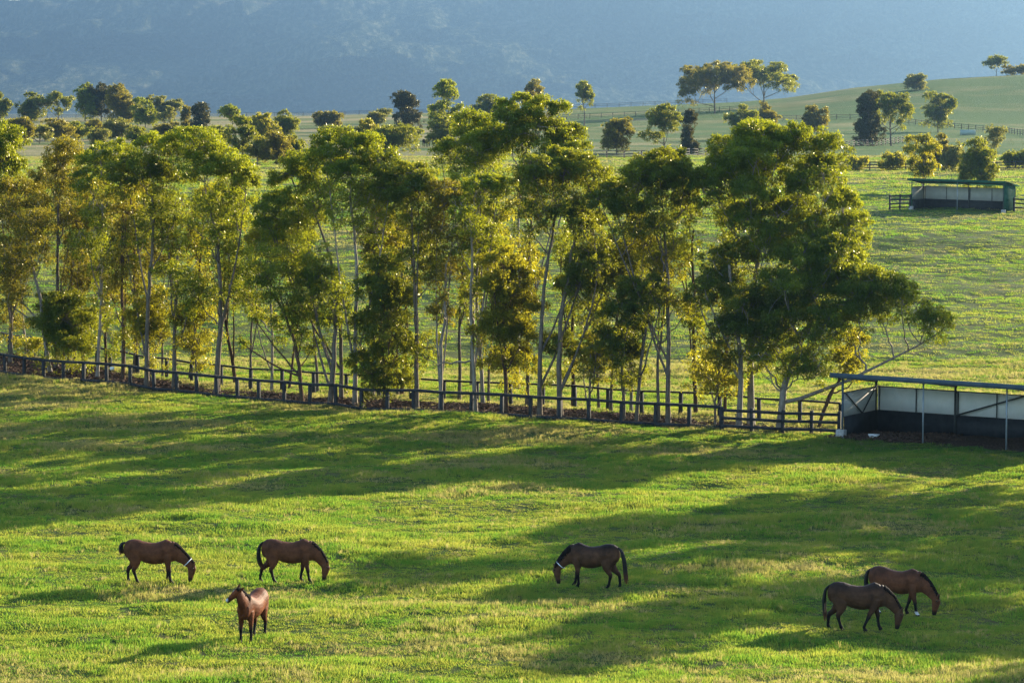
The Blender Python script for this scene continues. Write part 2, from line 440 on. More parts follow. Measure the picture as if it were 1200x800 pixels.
def build_grass():
    rg = np.random.default_rng(11)
    src_g = clump('grass_tuft', 42, .19, .07, .19, .017, GM['green'], .5, 1, ground(420, 720))
    src_s = clump('straw_tuft', 26, .20, .12, .30, .012, GM['straw'], .45, 2, ground(470, 745))
    x, y = field_points(205000, 72, 182, rg, .3)
    mk = mulch_mask(x, y)
    dry = fbm(x / 9, y / 5, 41, 4) + .15 * np.clip((y - 128) / 34, -.8, 1) + .25 * (fbm(x / 1.3, y / 1.1, 44, 2) - .5) + .22 * np.clip((88 - y) / 7, 0, 1)
    patch = fbm(x / 2.6, y / 1.7, 47, 3)
    keep = rg.uniform(0, 1, len(x)) > mk * 1.15
    hs = np.clip(.34 + 2.7 * (patch - .36), .32, 1.6)
    st = keep & (rg.uniform(0, 1, len(x)) < np.clip((dry - .51) * 3.6, .04, .8)); gr = keep & ~st
    z = terrain(x, y)
    P = np.stack([x, y, z], 1)
    s = rg.uniform(.7, 1.3, len(x))
    scatter('pasture_grass', P[gr], s[gr] * 1.05, src_g, (s * hs)[gr])
    scatter('straw_grass', P[st], s[st], src_s, (s * np.clip(hs, .5, 1))[st])
    x, y = field_points(112000, 160, 470, rg, .35)
    mk = mulch_mask(x, y); yf, yr = belt_y(x)
    keep = (rg.uniform(0, 1, len(x)) > mk * 1.15) & (y > yr - 1)
    dry = fbm(x / 16, y / 7, 51, 4) + .12 * np.clip((y - 300) / 120, -1, 1)
    st = keep & (rg.uniform(0, 1, len(x)) < np.clip((dry - .51) * 4.5, .02, .8)); gr = keep & ~st
    hs = np.clip(.45 + 1.8 * (fbm(x / 7, y / 4, 57, 3) - .3), .4, 1.4)
    P = np.stack([x, y, terrain(x, y)], 1)
    s = rg.uniform(1.6, 3.0, len(x)) * np.clip(y / 240, .75, 1.5)
    scatter('far_pasture_grass', P[gr], s[gr], src_g, (s * .36 * hs)[gr])
    scatter('far_straw_grass', P[st], s[st], src_s, (s * .28 * hs)[st])
build_grass()

def build_litter():
    rg = np.random.default_rng(77)
    m = surf_mat('bark_and_leaf_litter', (.035, .021, .014), (.15, .09, .058), 9, .9, .1)
    V, Fc = [], []
    for k in range(26):
        c = np.array([rg.uniform(-.28, .28), rg.uniform(-.28, .28), rg.uniform(0, .05)]); a = rg.uniform(0, 6.283); e = rg.normal(0, .35)
        d = np.array([math.cos(a), math.sin(a), e]) * rg.uniform(.04, .13); w = np.array([-math.sin(a), math.cos(a), rg.normal(0, .3)]) * rg.uniform(.012, .03)
        i = len(V); V += [c - d - w, c + d - w * .6, c + d + w, c - d + w * .8]; Fc.append([i, i + 1, i + 2, i + 3])
    src = mesh_np('litter_pile', np.array(V), [k for q in Fc for k in q], 4, m); src.location = ground(640, 485); tag(src, kind='stuff')
    x = rg.uniform(-36, 22, 30000); y = rg.uniform(138, 185, 30000)
    k = rg.uniform(0, 1, 30000) < mulch_mask(x, y) * 1.2 - .2
    x, y = x[k], y[k]
    scatter('leaf_litter', np.stack([x, y, terrain(x, y) + .01], 1), rg.uniform(.7, 1.5, len(x)), src)
build_litter()

# ------------------------------------------------------------------ trees
def curve(p0, p1, p2, n=7):
    t = np.linspace(0, 1, n)[:, None]
    return (1 - t) ** 2 * p0 + 2 * t * (1 - t) * p1 + t * t * p2

def unit(v): return v / (np.linalg.norm(v, axis=-1, keepdims=True) + 1e-9)

def leaves(C, size, rg, droop=.75, width=.34):
    n = len(C)
    a = unit(rg.normal(0, 1, (n, 3)) * .75 + np.array([0, 0, -droop]))
    s = unit(np.cross(a, rg.normal(0, 1, (n, 3))))
    L = (size * rg.uniform(.6, 1.35, n))[:, None]
    W = L * width * .5
    V = np.stack([C, C + a * L * .45 + s * W, C + a * L, C + a * L * .45 - s * W], 1).reshape(-1, 3)
    return V

def make_tree(name, label, base, trunk, clumps, leaf, bark, r0, seed, lsize=.2, dens=1.0, group=None, cat='tree', nsub=11, wig=.24, skirt=2.1, stems=0):
    """base xyz; trunk: list of xyz above base; clumps: (centre, (rx, ry, rz), style)"""
    rg = np.random.default_rng(seed)
    base = np.array(base, float)
    root = empty(name, base)
    tag(root, label, cat, group)
    TV, TF = [], []; off = 0
    def add(pts, rad, n=6):
        nonlocal off
        V, Fc = tube_np(pts, rad, n); TV.append(V - base); TF.append(Fc + off); off += len(V)
    tr = np.array([base + np.array([0, 0, -.25])] + [np.array(p, float) for p in trunk])
    # densify the trunk with a slight wander
    tt = np.linspace(0, 1, 14); seg = np.concatenate([[0], np.cumsum(np.linalg.norm(np.diff(tr, axis=0), axis=1))]); seg /= seg[-1]
    TP = np.stack([np.interp(tt, seg, tr[:, k]) for k in range(3)], 1)
    wn = np.cumsum(rg.normal(0, wig * .3, (14, 2)), 0); wn -= wn[0]; wn *= (tt * (1 - .5 * tt))[:, None] * 1.6; TP[:, :2] += wn
    tzs = TP[:, 2]
    TR = r0 * .82 * (1 - .6 * tt); TR[0] *= 1.35; TR[1] *= 1.06
    add(TP, TR, 8)
    LV, LT = [], []
    NPos = [TP[k] for k in range(4, 14)]; NRad = [TR[k] for k in range(4, 14)]; NLen = [0.0 if k < 13 else .2 for k in range(4, 14)]
    mid = TP[9]
    if stems:                          # forked secondary stems rising steeply from low on the trunk
        H_ = TP[-1, 2] - TP[0, 2]
        up_ = [c for c in clumps if c[0][2] > TP[0, 2] + .50 * H_]
        up_.sort(key=lambda c: -np.linalg.norm(np.array(c[0])[:2] - mid[:2]))
        for c in up_[:stems]:
            k0 = int(rg.integers(2, 7)); Q0 = TP[k0]; Q2 = np.array(c[0], float) + np.array([0, 0, -c[1][2] * .7])
            Q1 = Q0 + (Q2 - Q0) * np.array([.62, .62, .42]) + rg.normal(0, .15, 3)
            sp_ = curve(Q0, Q1, Q2, 12); sp_[1:-1] += np.cumsum(rg.normal(0, .035, (10, 3)), 0) * np.linspace(1, .4, 10)[:, None]
            sr_ = np.linspace(TR[k0] * .60, .030, 12); add(sp_, sr_, 6)
            for q in range(4, 12): NPos.append(sp_[q]); NRad.append(sr_[q] * 1.2); NLen.append(.3)
    order = sorted(range(len(clumps)), key=lambda i: np.linalg.norm((np.array(clumps[i][0]) - mid) * np.array([1, 1, .6])))
    for ci in order:
        C, (rx, ry, rz), style = clumps[ci]
        C = np.array(C, float)
        P2 = C + np.array([0, 0, -rz * .55])
        A = np.array(NPos); D = np.linalg.norm(A - P2, axis=1); rise = P2[2] - A[:, 2]
        cost = D + .42 * np.array(NLen) + 3.0 * np.clip(.80 * D - rise, 0, None)
        k = int(np.argmin(cost)); P0 = A[k]; L = D[k]
        rb = min(NRad[k] * .72, .020 + .017 * L)
        if L > .25:
            P1 = P0 + (P2 - P0) * .5 + np.array([0, 0, -.09 * L]) + rg.normal(0, .06 * L, 3)
            bp = curve(P0, P1, P2, 8); bp[1:-1] += rg.normal(0, .022 * L, (6, 3))
            rr_ = np.linspace(rb, max(.020, rb * .4), 8)
            add(bp, rr_, 5)
            for q in (2, 4, 6): NPos.append(bp[q]); NRad.append(rr_[q]); NLen.append(NLen[k] + L * q / 7)
        kx, kz = (1.38, 1.42) if style != 's' else (1.50, 1.50)
        Rm = np.array([rx * kx, ry * kx, rz * kz])
        mean = (rx * rz) ** .5 * 1.25
        ns = {'d': nsub * 3, 'm': int(nsub * 2.4), 's': nsub * 2}[style]
        nk = 0 if style == 's' else max(5, nsub * 2 // 3)
        dirs = unit(rg.normal(0, 1, (ns, 3)))
        if style != 's':
            dirs[:, 2] = np.abs(dirs[:, 2]) - .16
            rr = (rg.uniform(.30, 1.0, ns) ** .6)[:, None]
        else:
            rr = (rg.uniform(.05, 1, ns) ** .5)[:, None] * .95
        sub = C + dirs * rr * Rm
        hang = C + np.stack([rg.uniform(-.95, .95, nk) * rx, rg.uniform(-.85, .85, nk) * ry, -rg.uniform(.35, skirt, nk) * rz], 1)
        sub = np.concatenate([sub, hang])
        # a few lesser limbs inside the clump, sprays hang from the nearest
        lim = [P2]
        for q in range(4 if style != 's' else 3):
            e = C + unit(rg.normal(0, 1, 3) * np.array([1, 1, .5]) + np.array([0, 0, .5])) * Rm * .45; lim.append(e)
            add(curve(P2, (P2 + e) / 2 + rg.normal(0, .1 * mean, 3), e, 4), np.linspace(max(.022, min(rb, .07) * .45), .014, 4), 4)
        lim = np.array(lim); ctint = rg.normal(0, .12)
        for q in range(ns + nk):
            loose = style == 's' or q >= ns
            sc = sub[q]; rs = min(mean * rg.uniform(.15, .30), .48 + lsize) * (1.0 if not loose else 1.15)
            if q % 2 == 0:
                j = int(np.argmin(np.linalg.norm(lim - sc, axis=1)))
                add(np.stack([lim[j], (lim[j] + sc) / 2 + rg.normal(0, .06 * mean, 3), sc]), np.array([.015, .012, .008]) * (1 + lsize), 3)
            per = (.62 if loose else {'d': 1.45, 'm': 1.08}[style]) * dens
            nl = int(rs * rs * 12.0 * per / (lsize * lsize * .34)) + 5
            d2 = unit(rg.normal(0, 1, (nl, 3))); d2[:, 2] = np.where(rg.uniform(0, 1, nl) < .6, np.abs(d2[:, 2]), d2[:, 2])
            pc = sc + d2 * rs * np.array([1.25, 1.25, .85]) * (rg.uniform(.1, 1, nl) ** .45)[:, None]
            pc[:, 2] -= (rg.uniform(0, 1, nl) ** 3) * rs * 1.1
            LV.append(leaves(pc - base, lsize, rg))
            LT.append(np.clip(rg.normal(.5, .18, nl) + ctint + rg.normal(0, .14), 0, 1))
    V = np.concatenate(TV); Fc = np.concatenate(TF)
    mesh_np('trunk', V, Fc, 4, BARK[bark], root, True)
    LV = np.concatenate(LV); LT = np.concatenate(LT)
    mesh_np('crown', LV, np.arange(len(LV)), 4, LEAF[leaf], root, False, fattr={'tint': LT})
    return root

TOTAL = [0]
BELT = 'gum trees in the belt between the two fences'
def belt_tree(label, x, frac, trunk_px, clumps_px, leaf='g', bark='grey', r=.19, seed=1, dback=0.0, name='gum_tree', dens=1.0, spread=1.0, lsize=.155):
    b = ground(x, belt_row(x, frac)); 
    if dback: b = at_d(x, b[1] + dback)
    d = b[1]
    rg = np.random.default_rng(seed + 900)
    tr = [point(px, py, d + rg.normal(0, .25)) for px, py in trunk_px]
    cl = []
    if len(clumps_px) > 3:             # looser foliage that ties neighbouring bunches together
        extra = []
        for i, p in enumerate(clumps_px):
            ds = sorted((math.hypot(p[0] - q[0], (p[1] - q[1]) * .8), j) for j, q in enumerate(clumps_px) if j != i)
            for dd_, j in ds[:2]:
                q = clumps_px[j]
                if j < i and dd_ < 62 and rg.uniform() < .85:
                    st = 'm' if p[4] != 's' and q[4] != 's' else 's'
                    r_ = (p[2] + q[2]) / 2 * rg.uniform(.55, .8)
                    extra.append(((p[0] + q[0]) / 2 + rg.normal(0, 4), (p[1] + q[1]) / 2 + rg.normal(0, 4), r_, r_ * .72, st))
        clumps_px = list(clumps_px) + extra
    for c in clumps_px:
        px, py, rx, ry, st = c[:5]
        dz = c[5] if len(c) > 5 else rg.uniform(-1.6, 1.6) * spread
        C = point(px, py, d + dz); k = (d + dz) / F
        cl.append((C, (rx * k, max(rx, ry) * k * rg.uniform(.85, 1.15), ry * k), st))
    return make_tree(name, label, b, tr, cl, leaf, bark, r, seed, lsize=lsize, dens=dens, group=BELT, stems=(1 if r > .255 else 3 if r > .2 else 2 if r >= .13 else 1 if r > .08 else 0))

exec_belt = [
 # label, x, frac, trunk, clumps, leaf, bark, r
 ('bright green gum cut off by the left edge of the picture', -6, .6, [(-4, 330), (0, 230)],
  [(4, 168, 22, 22, 'd'), (-10, 190, 26, 24, 'd'), (14, 196, 15, 16, 'm'), (-8, 225, 24, 18, 's')], 'g', 'grey', .2),
 ('brown leaved gum with a flat dark crown right of the bright green left edge gum', 12, .5, [(16, 350), (20, 280)],
  [(22, 226, 30, 16, 'm'), (2, 240, 24, 18, 's'), (45, 240, 20, 16, 's'), (24, 270, 30, 22, 's'), (8, 320, 22, 26, 's'), (14, 380, 14, 16, 's')], 'b', 'grey', .16),
 ('white trunked gum leaning left behind the left end of the fence', 60, .25, [(50, 385), (38, 322), (26, 275)],
  [(20, 300, 24, 24, 's'), (46, 290, 22, 20, 's'), (38, 255, 24, 20, 's'), (8, 345, 16, 16, 's')], 'b', 'pale', .17),
 ('gum with a round brown crown standing above its neighbours on the left', 66, .55, [(66, 340), (68, 270), (72, 225)],
  [(74, 186, 24, 20, 'm'), (58, 206, 18, 14, 'm'), (92, 212, 16, 14, 's'), (60, 240, 22, 20, 's'), (82, 262, 18, 22, 's')], 'b', 'grey', .17),
 ('low dense dark green young gum hiding its trunk, behind the fence at left', 80, .35, [(80, 400), (79, 360)],
  [(76, 358, 28, 20, 'd'), (64, 378, 22, 20, 'd'), (92, 382, 22, 22, 'd'), (78, 404, 30, 18, 'd')], 'd', 'grey', .10),
 ('small golden shrub at the foot of the white leaning trunk', 36, .8, [(36, 412)],
  [(30, 404, 14, 9, 'm'), (46, 402, 13, 10, 'm')], 'y', 'grey', .06),
 ('slim white trunked gum under a bright green flat dome, third crown from left', 114, .3, [(115, 370), (114, 310), (120, 240)],
  [(132, 178, 30, 13, 'd'), (112, 190, 18, 12, 'd'), (110, 222, 22, 16, 'm'), (104, 280, 20, 24, 's'), (128, 270, 20, 22, 's'), (122, 345, 18, 22, 's'), (132, 395, 14, 16, 's')], 'g', 'pale', .14),
 ('dark straight brown trunked gum with thin foliage beside the yellow lit one', 144, .35, [(144, 370), (144, 306), (146, 240)],
  [(142, 225, 22, 18, 's'), (150, 262, 18, 20, 's'), (136, 310, 16, 18, 's'), (134, 345, 16, 18, 's')], 'b', 'brown', .15),
 ('tall straight gum with a grey green rounded crown, left of the widest dome', 172, .12, [(172, 350), (173, 280), (172, 232)],
  [(160, 196, 30, 17, 'd'), (188, 206, 20, 15, 'd'), (140, 212, 16, 13, 'm'), (176, 246, 24, 14, 's'), (196, 270, 14, 18, 's'), (150, 290, 16, 18, 's')], 'd', 'grey', .18),
 ('sunlit yellow gum with a low sparse crown, left of centre of the left group', 176, .55, [(175, 410), (174, 370)],
  [(168, 345, 18, 18, 's'), (188, 350, 16, 18, 's'), (176, 372, 24, 20, 'm'), (185, 394, 18, 18, 'm'), (160, 390, 14, 16, 's')], 'y', 'grey', .11),
 ('gum with forked limbs under the left slope of the widest dome', 204, .3, [(206, 380), (207, 320), (205, 260)],
  [(185, 168, 20, 13, 'd'), (206, 180, 22, 16, 'm'), (190, 230, 18, 14, 's'), (216, 250, 20, 16, 's'), (200, 318, 18, 12, 'm'), (222, 345, 16, 18, 's')], 'g', 'grey', .17),
 ('largest domed gum of the left half, crown arching down to the right', 254, .28, [(255, 376), (252, 320), (248, 262)],
  [(226, 164, 28, 15, 'd'), (250, 178, 24, 16, 'd'), (272, 196, 21, 17, 'd'), (288, 215, 13, 16, 'd'), (240, 205, 26, 16, 'm'), (262, 232, 28, 14, 'm'), (236, 265, 24, 20, 's'), (268, 285, 24, 24, 's'), (280, 255, 14, 14, 's'), (232, 340, 20, 18, 's'), (270, 340, 18, 16, 's')], 'g', 'grey', .22),
 ('thin low gum of sparse yellowish leaves left of the thick dark trunk', 232, .5, [(230, 410), (228, 370)],
  [(218, 370, 16, 18, 's'), (240, 362, 16, 16, 's'), (232, 395, 20, 18, 's'), (236, 425, 12, 12, 's'), (212, 372, 12, 12, 'm')], 'y', 'grey', .09),
 ('short brown gum forking low with a long bare limb reaching left', 354, .18, [(352, 440), (346, 405), (336, 375), (318, 330)],
  [(312, 312, 26, 22, 's'), (335, 300, 22, 18, 's'), (300, 342, 18, 20, 's'), (344, 374, 26, 16, 'm'), (330, 345, 22, 18, 's'), (366, 400, 16, 12, 's'), (286, 400, 6, 6, 's')], 'g', 'brown', .15),
 ('thick grey trunked gum with an open mid height crown left of the tall pale one', 387, .2, [(388, 420), (389, 385), (386, 345)],
  [(380, 330, 24, 20, 'm'), (362, 350, 16, 14, 's'), (400, 352, 16, 14, 's'), (372, 300, 18, 16, 's'), (392, 378, 18, 10, 'm')], 'g', 'grey', .22),
 ('gum with the broad left hand crown above the thick grey trunk, centre left', 400, .7, [(398, 380), (388, 320), (374, 270), (362, 235)],
  [(345, 210, 24, 17, 'd'), (328, 238, 20, 18, 'd'), (365, 190, 24, 17, 'd'), (318, 262, 16, 14, 'm'), (350, 250, 24, 16, 's'), (340, 285, 20, 16, 's'), (380, 225, 18, 13, 's')], 'g', 'grey', .15),
 ('tall pale straight gum whose bright dome is highest of the centre left crowns', 416, .2, [(416, 390), (417, 320), (414, 265), (410, 230)],
  [(395, 166, 24, 14, 'd'), (422, 168, 22, 14, 'd'), (444, 186, 20, 15, 'm'), (382, 186, 20, 14, 'd'), (410, 198, 28, 14, 'd'), (458, 205, 16, 12, 'm'), (430, 230, 24, 14, 's'), (400, 250, 16, 14, 's'), (440, 265, 18, 16, 's')], 'g', 'pale', .17),
 ('dense column shaped gum leafy down to the fence, left of centre', 451, .25, [(451, 420), (450, 360), (450, 320)],
  [(450, 312, 20, 18, 'd'), (440, 340, 24, 18, 'd'), (462, 352, 22, 20, 'd'), (446, 378, 30, 18, 'd'), (426, 424, 20, 15, 'd'), (464, 408, 24, 20, 'd'), (448, 445, 24, 14, 'd')], 'd', 'brown', .12),
 ('gum with the darkest blue green rounded crown, left of centre', 488, .22, [(488, 400), (487, 330), (484, 270)],
  [(476, 204, 26, 15, 'd'), (458, 222, 20, 14, 'd'), (492, 220, 20, 15, 'd'), (476, 232, 28, 13, 'd'), (494, 268, 22, 20, 's'), (486, 300, 22, 22, 's'), (508, 320, 16, 16, 's'), (504, 410, 16, 18, 's'), (480, 440, 12, 12, 's')], 'd', 'grey', .17),
 ('leaning pale trunked gum with brown leaves just left of centre', 516, .25, [(518, 410), (521, 360), (524, 310)],
  [(512, 262, 20, 18, 's'), (530, 280, 18, 18, 's'), (520, 225, 20, 14, 'm'), (538, 225, 16, 13, 's'), (518, 366, 15, 11, 'm'), (524, 320, 18, 16, 's')], 'b', 'pale', .15),
 ('straight pale central gum with bright green tufts and a long low limb leftward', 557, .18, [(556, 400), (555, 330), (555, 268)],
  [(568, 216, 22, 12, 'd'), (540, 232, 20, 13, 'd'), (582, 228, 14, 11, 'd'), (556, 256, 26, 15, 's'), (574, 285, 18, 16, 's'), (536, 282, 18, 16, 's'), (500, 418, 7, 6, 's')], 'g', 'pale', .16),
 ('leafy sunlit column shaped gum right of the centre pale trunk', 593, .25, [(594, 430), (593, 370), (592, 320)],
  [(590, 304, 22, 16, 'm'), (606, 326, 20, 16, 'd'), (580, 336, 20, 16, 'm'), (600, 356, 28, 18, 'd'), (584, 388, 28, 18, 'd'), (610, 392, 22, 20, 'm'), (598, 424, 30, 18, 'd')], 'y', 'brown', .15),
 ('tall gum with a flat olive crown of several lobes right of centre', 632, .22, [(634, 400), (637, 330), (645, 270), (650, 240)],
  [(660, 188, 26, 14, 'd'), (632, 196, 22, 14, 'd'), (686, 200, 22, 16, 'm'), (648, 206, 28, 13, 'd'), (615, 214, 18, 13, 'd'), (706, 216, 14, 13, 's'), (640, 240, 26, 14, 's'), (675, 235, 22, 16, 's'), (622, 262, 18, 16, 's')], 'd', 'grey', .17),
 ('gum with dark bunches at middle height right of the tall olive crowned one', 656, .3, [(657, 430), (660, 380), (672, 320), (682, 280)],
  [(668, 248, 18, 13, 'd'), (688, 258, 18, 14, 'd'), (690, 310, 24, 16, 'd'), (676, 335, 20, 16, 'd'), (706, 332, 18, 16, 'm'), (655, 410, 18, 20, 'd'), (690, 288, 20, 14, 's')], 'd', 'grey', .20),
 ('small round golden green gum behind the fence between dark neighbours', 689, .25, [(690, 440), (693, 415)],
  [(696, 402, 20, 12, 'm'), (684, 418, 14, 12, 'm'), (708, 420, 14, 14, 'm'), (694, 436, 16, 12, 's')], 'y', 'grey', .10),
 ('dense dark low crowned gum just right of the small golden one', 731, .3, [(731, 430), (729, 390)],
  [(724, 366, 20, 16, 'd'), (742, 384, 18, 14, 'd'), (720, 398, 20, 16, 'd'), (738, 418, 20, 18, 'd'), (736, 442, 16, 12, 's')], 'd', 'grey', .13),
 ('gum leaning to the right with a dark mop at middle height', 745, .25, [(752, 430), (758, 395), (762, 360)],
  [(752, 334, 24, 13, 'd'), (772, 342, 14, 11, 'm'), (740, 346, 16, 11, 'd'), (764, 370, 16, 14, 's')], 'd', 'grey', .14),
 ('slender gum with bare lower limbs beside the tallest trunk right of centre', 772, .3, [(774, 430), (776, 380), (778, 330)],
  [(766, 296, 20, 20, 's'), (790, 310, 18, 18, 's'), (752, 280, 16, 14, 's'), (774, 338, 18, 16, 's'), (806, 360, 12, 12, 's')], 'y', 'grey', .12),
 ('tall gum right of centre under a broad brown rimmed dome', 783, .2, [(782, 420), (782, 350), (778, 290), (774, 250)],
  [(775, 190, 30, 14, 'd'), (750, 204, 24, 15, 'd'), (800, 204, 18, 16, 'd'), (772, 214, 34, 14, 'd'), (726, 222, 18, 13, 'd'), (708, 238, 20, 15, 'd'), (736, 244, 20, 14, 'd'), (804, 236, 15, 14, 'm'), (770, 252, 28, 14, 's'), (788, 285, 16, 18, 's'), (750, 262, 18, 16, 's')], 'd', 'grey', .17),
 ('sparse sunlit low gum left of the two thick pale trunks by the rails', 838, .3, [(838, 450), (838, 415)],
  [(822, 428, 16, 14, 's'), (844, 420, 20, 14, 's'), (836, 450, 24, 12, 's'), (858, 444, 14, 12, 's'), (832, 396, 14, 12, 's')], 'y', 'grey', .09),
 ('thick pale trunked gum with dark mid height bunches left of the largest tree', 866, .2, [(866, 450), (867, 405), (866, 350), (862, 310)],
  [(838, 330, 24, 15, 'd'), (862, 300, 22, 16, 'd'), (870, 350, 28, 18, 'd'), (884, 378, 24, 18, 'd'), (860, 385, 22, 16, 'd'), (836, 300, 14, 12, 's'), (820, 350, 16, 12, 'd')], 'd', 'pale', .2),
 ('tallest gum in the belt, dark many lobed crown topping the right hand group', 880, .5, [(880, 420), (884, 340), (892, 270), (902, 225)],
  [(886, 156, 26, 16, 'd'), (862, 172, 24, 18, 'd'), (912, 168, 24, 18, 'd'), (886, 182, 32, 18, 'd'), (846, 196, 20, 16, 'd'), (824, 214, 16, 18, 'd'), (905, 205, 26, 20, 'd'), (880, 226, 24, 18, 'd'), (930, 160, 20, 14, 'd'), (962, 172, 24, 20, 'd'), (952, 200, 22, 17, 'd'), (974, 196, 16, 16, 'm'), (938, 220, 18, 18, 'm'), (910, 252, 24, 20, 'd'), (872, 262, 22, 18, 'm'), (936, 248, 22, 18, 'm'), (898, 288, 22, 18, 'm'), (926, 284, 20, 16, 'd'), (958, 262, 20, 16, 'm'), (846, 240, 16, 18, 's'), (866, 205, 22, 18, 'd'), (988, 240, 18, 18, 'd'), (1004, 262, 14, 18, 'm'), (1008, 282, 14, 14, 'm'), (968, 228, 16, 14, 's')], 'g', 'pale', .24),
 ('largest spreading gum by the shelter with a long limb reaching right over open field', 913, .18, [(918, 460), (928, 425), (942, 390), (950, 350)],
  [(950, 282, 26, 18, 'd'), (976, 290, 24, 18, 'd'), (935, 306, 28, 20, 'd'), (968, 316, 30, 18, 'd'), (1000, 312, 20, 18, 'd'), (920, 332, 28, 18, 'd'), (950, 342, 34, 18, 'd'), (906, 356, 22, 18, 'd'), (992, 338, 24, 16, 'd'), (930, 372, 32, 16, 'm'), (970, 366, 26, 14, 'm'), (1040, 336, 24, 16, 'd'), (1018, 328, 22, 16, 'd'), (1024, 350, 18, 13, 'd'), (1008, 362, 20, 14, 'm'), (1040, 372, 10, 7, 's'), (1058, 346, 18, 13, 'd'), (1074, 356, 12, 9, 'm'), (1092, 372, 17, 13, 'd'), (1106, 378, 11, 11, 'm'), (905, 395, 24, 16, 'm'), (900, 425, 22, 16, 's'), (956, 432, 20, 14, 's'), (878, 412, 18, 14, 's'), (985, 372, 20, 14, 'm'), (925, 352, 24, 16, 'd'), (940, 405, 24, 16, 's'), (965, 392, 20, 14, 's'), (930, 432, 18, 12, 's')], 'g', 'pale', .26),
 ('slim leaning gum just left of the shelter roof', 958, .6, [(970, 462), (982, 445), (994, 410)],
  [(996, 398, 18, 12, 'm'), (984, 420, 16, 10, 'm'), (1004, 416, 10, 8, 's'), (1000, 440, 8, 6, 's')], 'y', 'brown', .13),
 # trees of the belt's back row
 ('bright lit gum with the highest crown in the middle of the belt', 606, .9, [(606, 330), (607, 230), (610, 180)],
  [(612, 124, 22, 15, 'd'), (640, 130, 20, 17, 'd'), (596, 140, 16, 14, 'd'), (628, 152, 26, 16, 'd'), (664, 158, 18, 13, 'd'), (676, 172, 16, 12, 'm'), (600, 166, 22, 16, 'm'), (640, 180, 18, 12, 's')], 'g', 'pale', .18, 9),
 ('shorter lit gum behind the belt left of its highest bright crown', 553, .9, [(554, 330), (555, 240), (556, 200)],
  [(548, 146, 18, 15, 'm'), (572, 152, 18, 17, 'm'), (560, 170, 24, 16, 'm'), (584, 176, 18, 14, 'm'), (528, 172, 14, 13, 'd'), (556, 196, 24, 12, 's'), (518, 186, 18, 11, 's')], 'g', 'pale', .15, 11),
 ('thin airy leaved gum between the dark brown trunk and the grey green crown', 156, .75, [(157, 350), (160, 290)],
  [(158, 240, 18, 16, 's'), (150, 285, 18, 18, 's'), (168, 310, 16, 18, 's'), (160, 335, 14, 12, 's')], 'b', 'grey', .10, 1),
 ('airy gum with forked pale stems filling the gap right of the widest left dome', 292, .75, [(294, 390), (298, 330), (302, 280)],
  [(300, 262, 18, 16, 's'), (286, 300, 18, 18, 's'), (312, 290, 16, 14, 's'), (280, 330, 14, 14, 's')], 'g', 'grey', .10, 2),
 ('airy brown gum between the dense leafy column and the darkest rounded crown', 466, .8, [(467, 360), (470, 300)],
  [(470, 262, 18, 16, 's'), (458, 285, 14, 16, 's'), (478, 330, 12, 16, 's'), (450, 250, 14, 12, 's')], 'b', 'grey', .10, 2),
 ('thin golden leaved gum between the central pale trunk and the leafy sunlit column', 572, .8, [(573, 350), (577, 290)],
  [(580, 250, 18, 14, 's'), (566, 290, 14, 16, 's'), (586, 280, 14, 14, 's'), (572, 325, 12, 12, 's')], 'y', 'grey', .10, 2),
 ('golden airy gum filling the space left of the broad brown rimmed dome', 716, .8, [(718, 380), (720, 320)],
  [(716, 285, 18, 18, 's'), (734, 300, 16, 18, 's'), (704, 300, 14, 14, 's'), (726, 335, 16, 14, 's'), (742, 270, 14, 12, 's')], 'y', 'grey', .11, 2),
 ('thin brown gum behind the sunlit yellow low crowned one at left', 190, .85, [(190, 350), (192, 300)],
  [(192, 262, 16, 16, 's'), (182, 300, 16, 16, 's'), (200, 290, 14, 16, 's')], 'b', 'grey', .09, 2),
 ('slim brown gum of thin foliage in the belt behind the white leaning trunk', 98, .7, [(98, 350), (97, 290)],
  [(96, 262, 20, 18, 's'), (86, 300, 18, 20, 's'), (108, 320, 16, 18, 's'), (92, 340, 16, 16, 's'), (110, 245, 14, 12, 's')], 'b', 'grey', .11, 2),
]
for i, t in enumerate(exec_belt):
    label, x, fr, tr, cl, leaf, bark, r = t[:8]
    belt_tree(label, x, fr, tr, cl, leaf, bark, r, seed=20 + i, dback=(t[8] if len(t) > 8 else 0), name='golden_shrub' if 'shrub' in label else 'gum_tree', spread=1.0)

# more slender gums fill the back row of the belt
BR = np.random.default_rng(555)
BACK = [(30, 2), (88, 3), (124, 2), (160, 3), (222, 3), (276, 3), (318, 1), (338, 3), (372, 2), (436, 1), (470, 3), (538, 3), (566, 1), (618, 3), (672, 3), (702, 2), (740, 3), (816, 2), (850, 3)]
for i, (x, db) in enumerate(BACK):
    top = float(np.interp(x, [0, 75, 130, 225, 300, 330, 420, 480, 560, 620, 700, 780, 830, 900, 960], [205, 205, 195, 185, 245, 235, 185, 225, 185, 165, 225, 205, 235, 195, 215])) + BR.uniform(0, 25)
    bp_ = belt_row(x, .8); cl = []
    nx = x + BR.normal(0, 6)
    for q in range(int(BR.integers(6, 9))):
        f_ = BR.uniform(0, 1) ** 1.3; yy = top + 10 + f_ * (bp_ - top) * .58
        sc_ = 1 - .35 * f_
        cl.append((nx + BR.normal(0, 13) * sc_, yy, BR.uniform(13, 20) * sc_, BR.uniform(11, 17) * sc_, 'm' if q % 3 == 0 else 's'))
    belt_tree('slender gum in the back row of the belt, half hidden behind the front trees', x, .75, [(x + BR.normal(0, 4), bp_ - (bp_ - top) * .4), (nx, top + 35)], cl,
              ['g', 'y', 'd', 'b', 'g'][int(BR.integers(0, 5))], ['grey', 'pale', 'brown'][int(BR.integers(0, 3))], BR.uniform(.09, .14), seed=800 + i, dback=db, dens=.62)

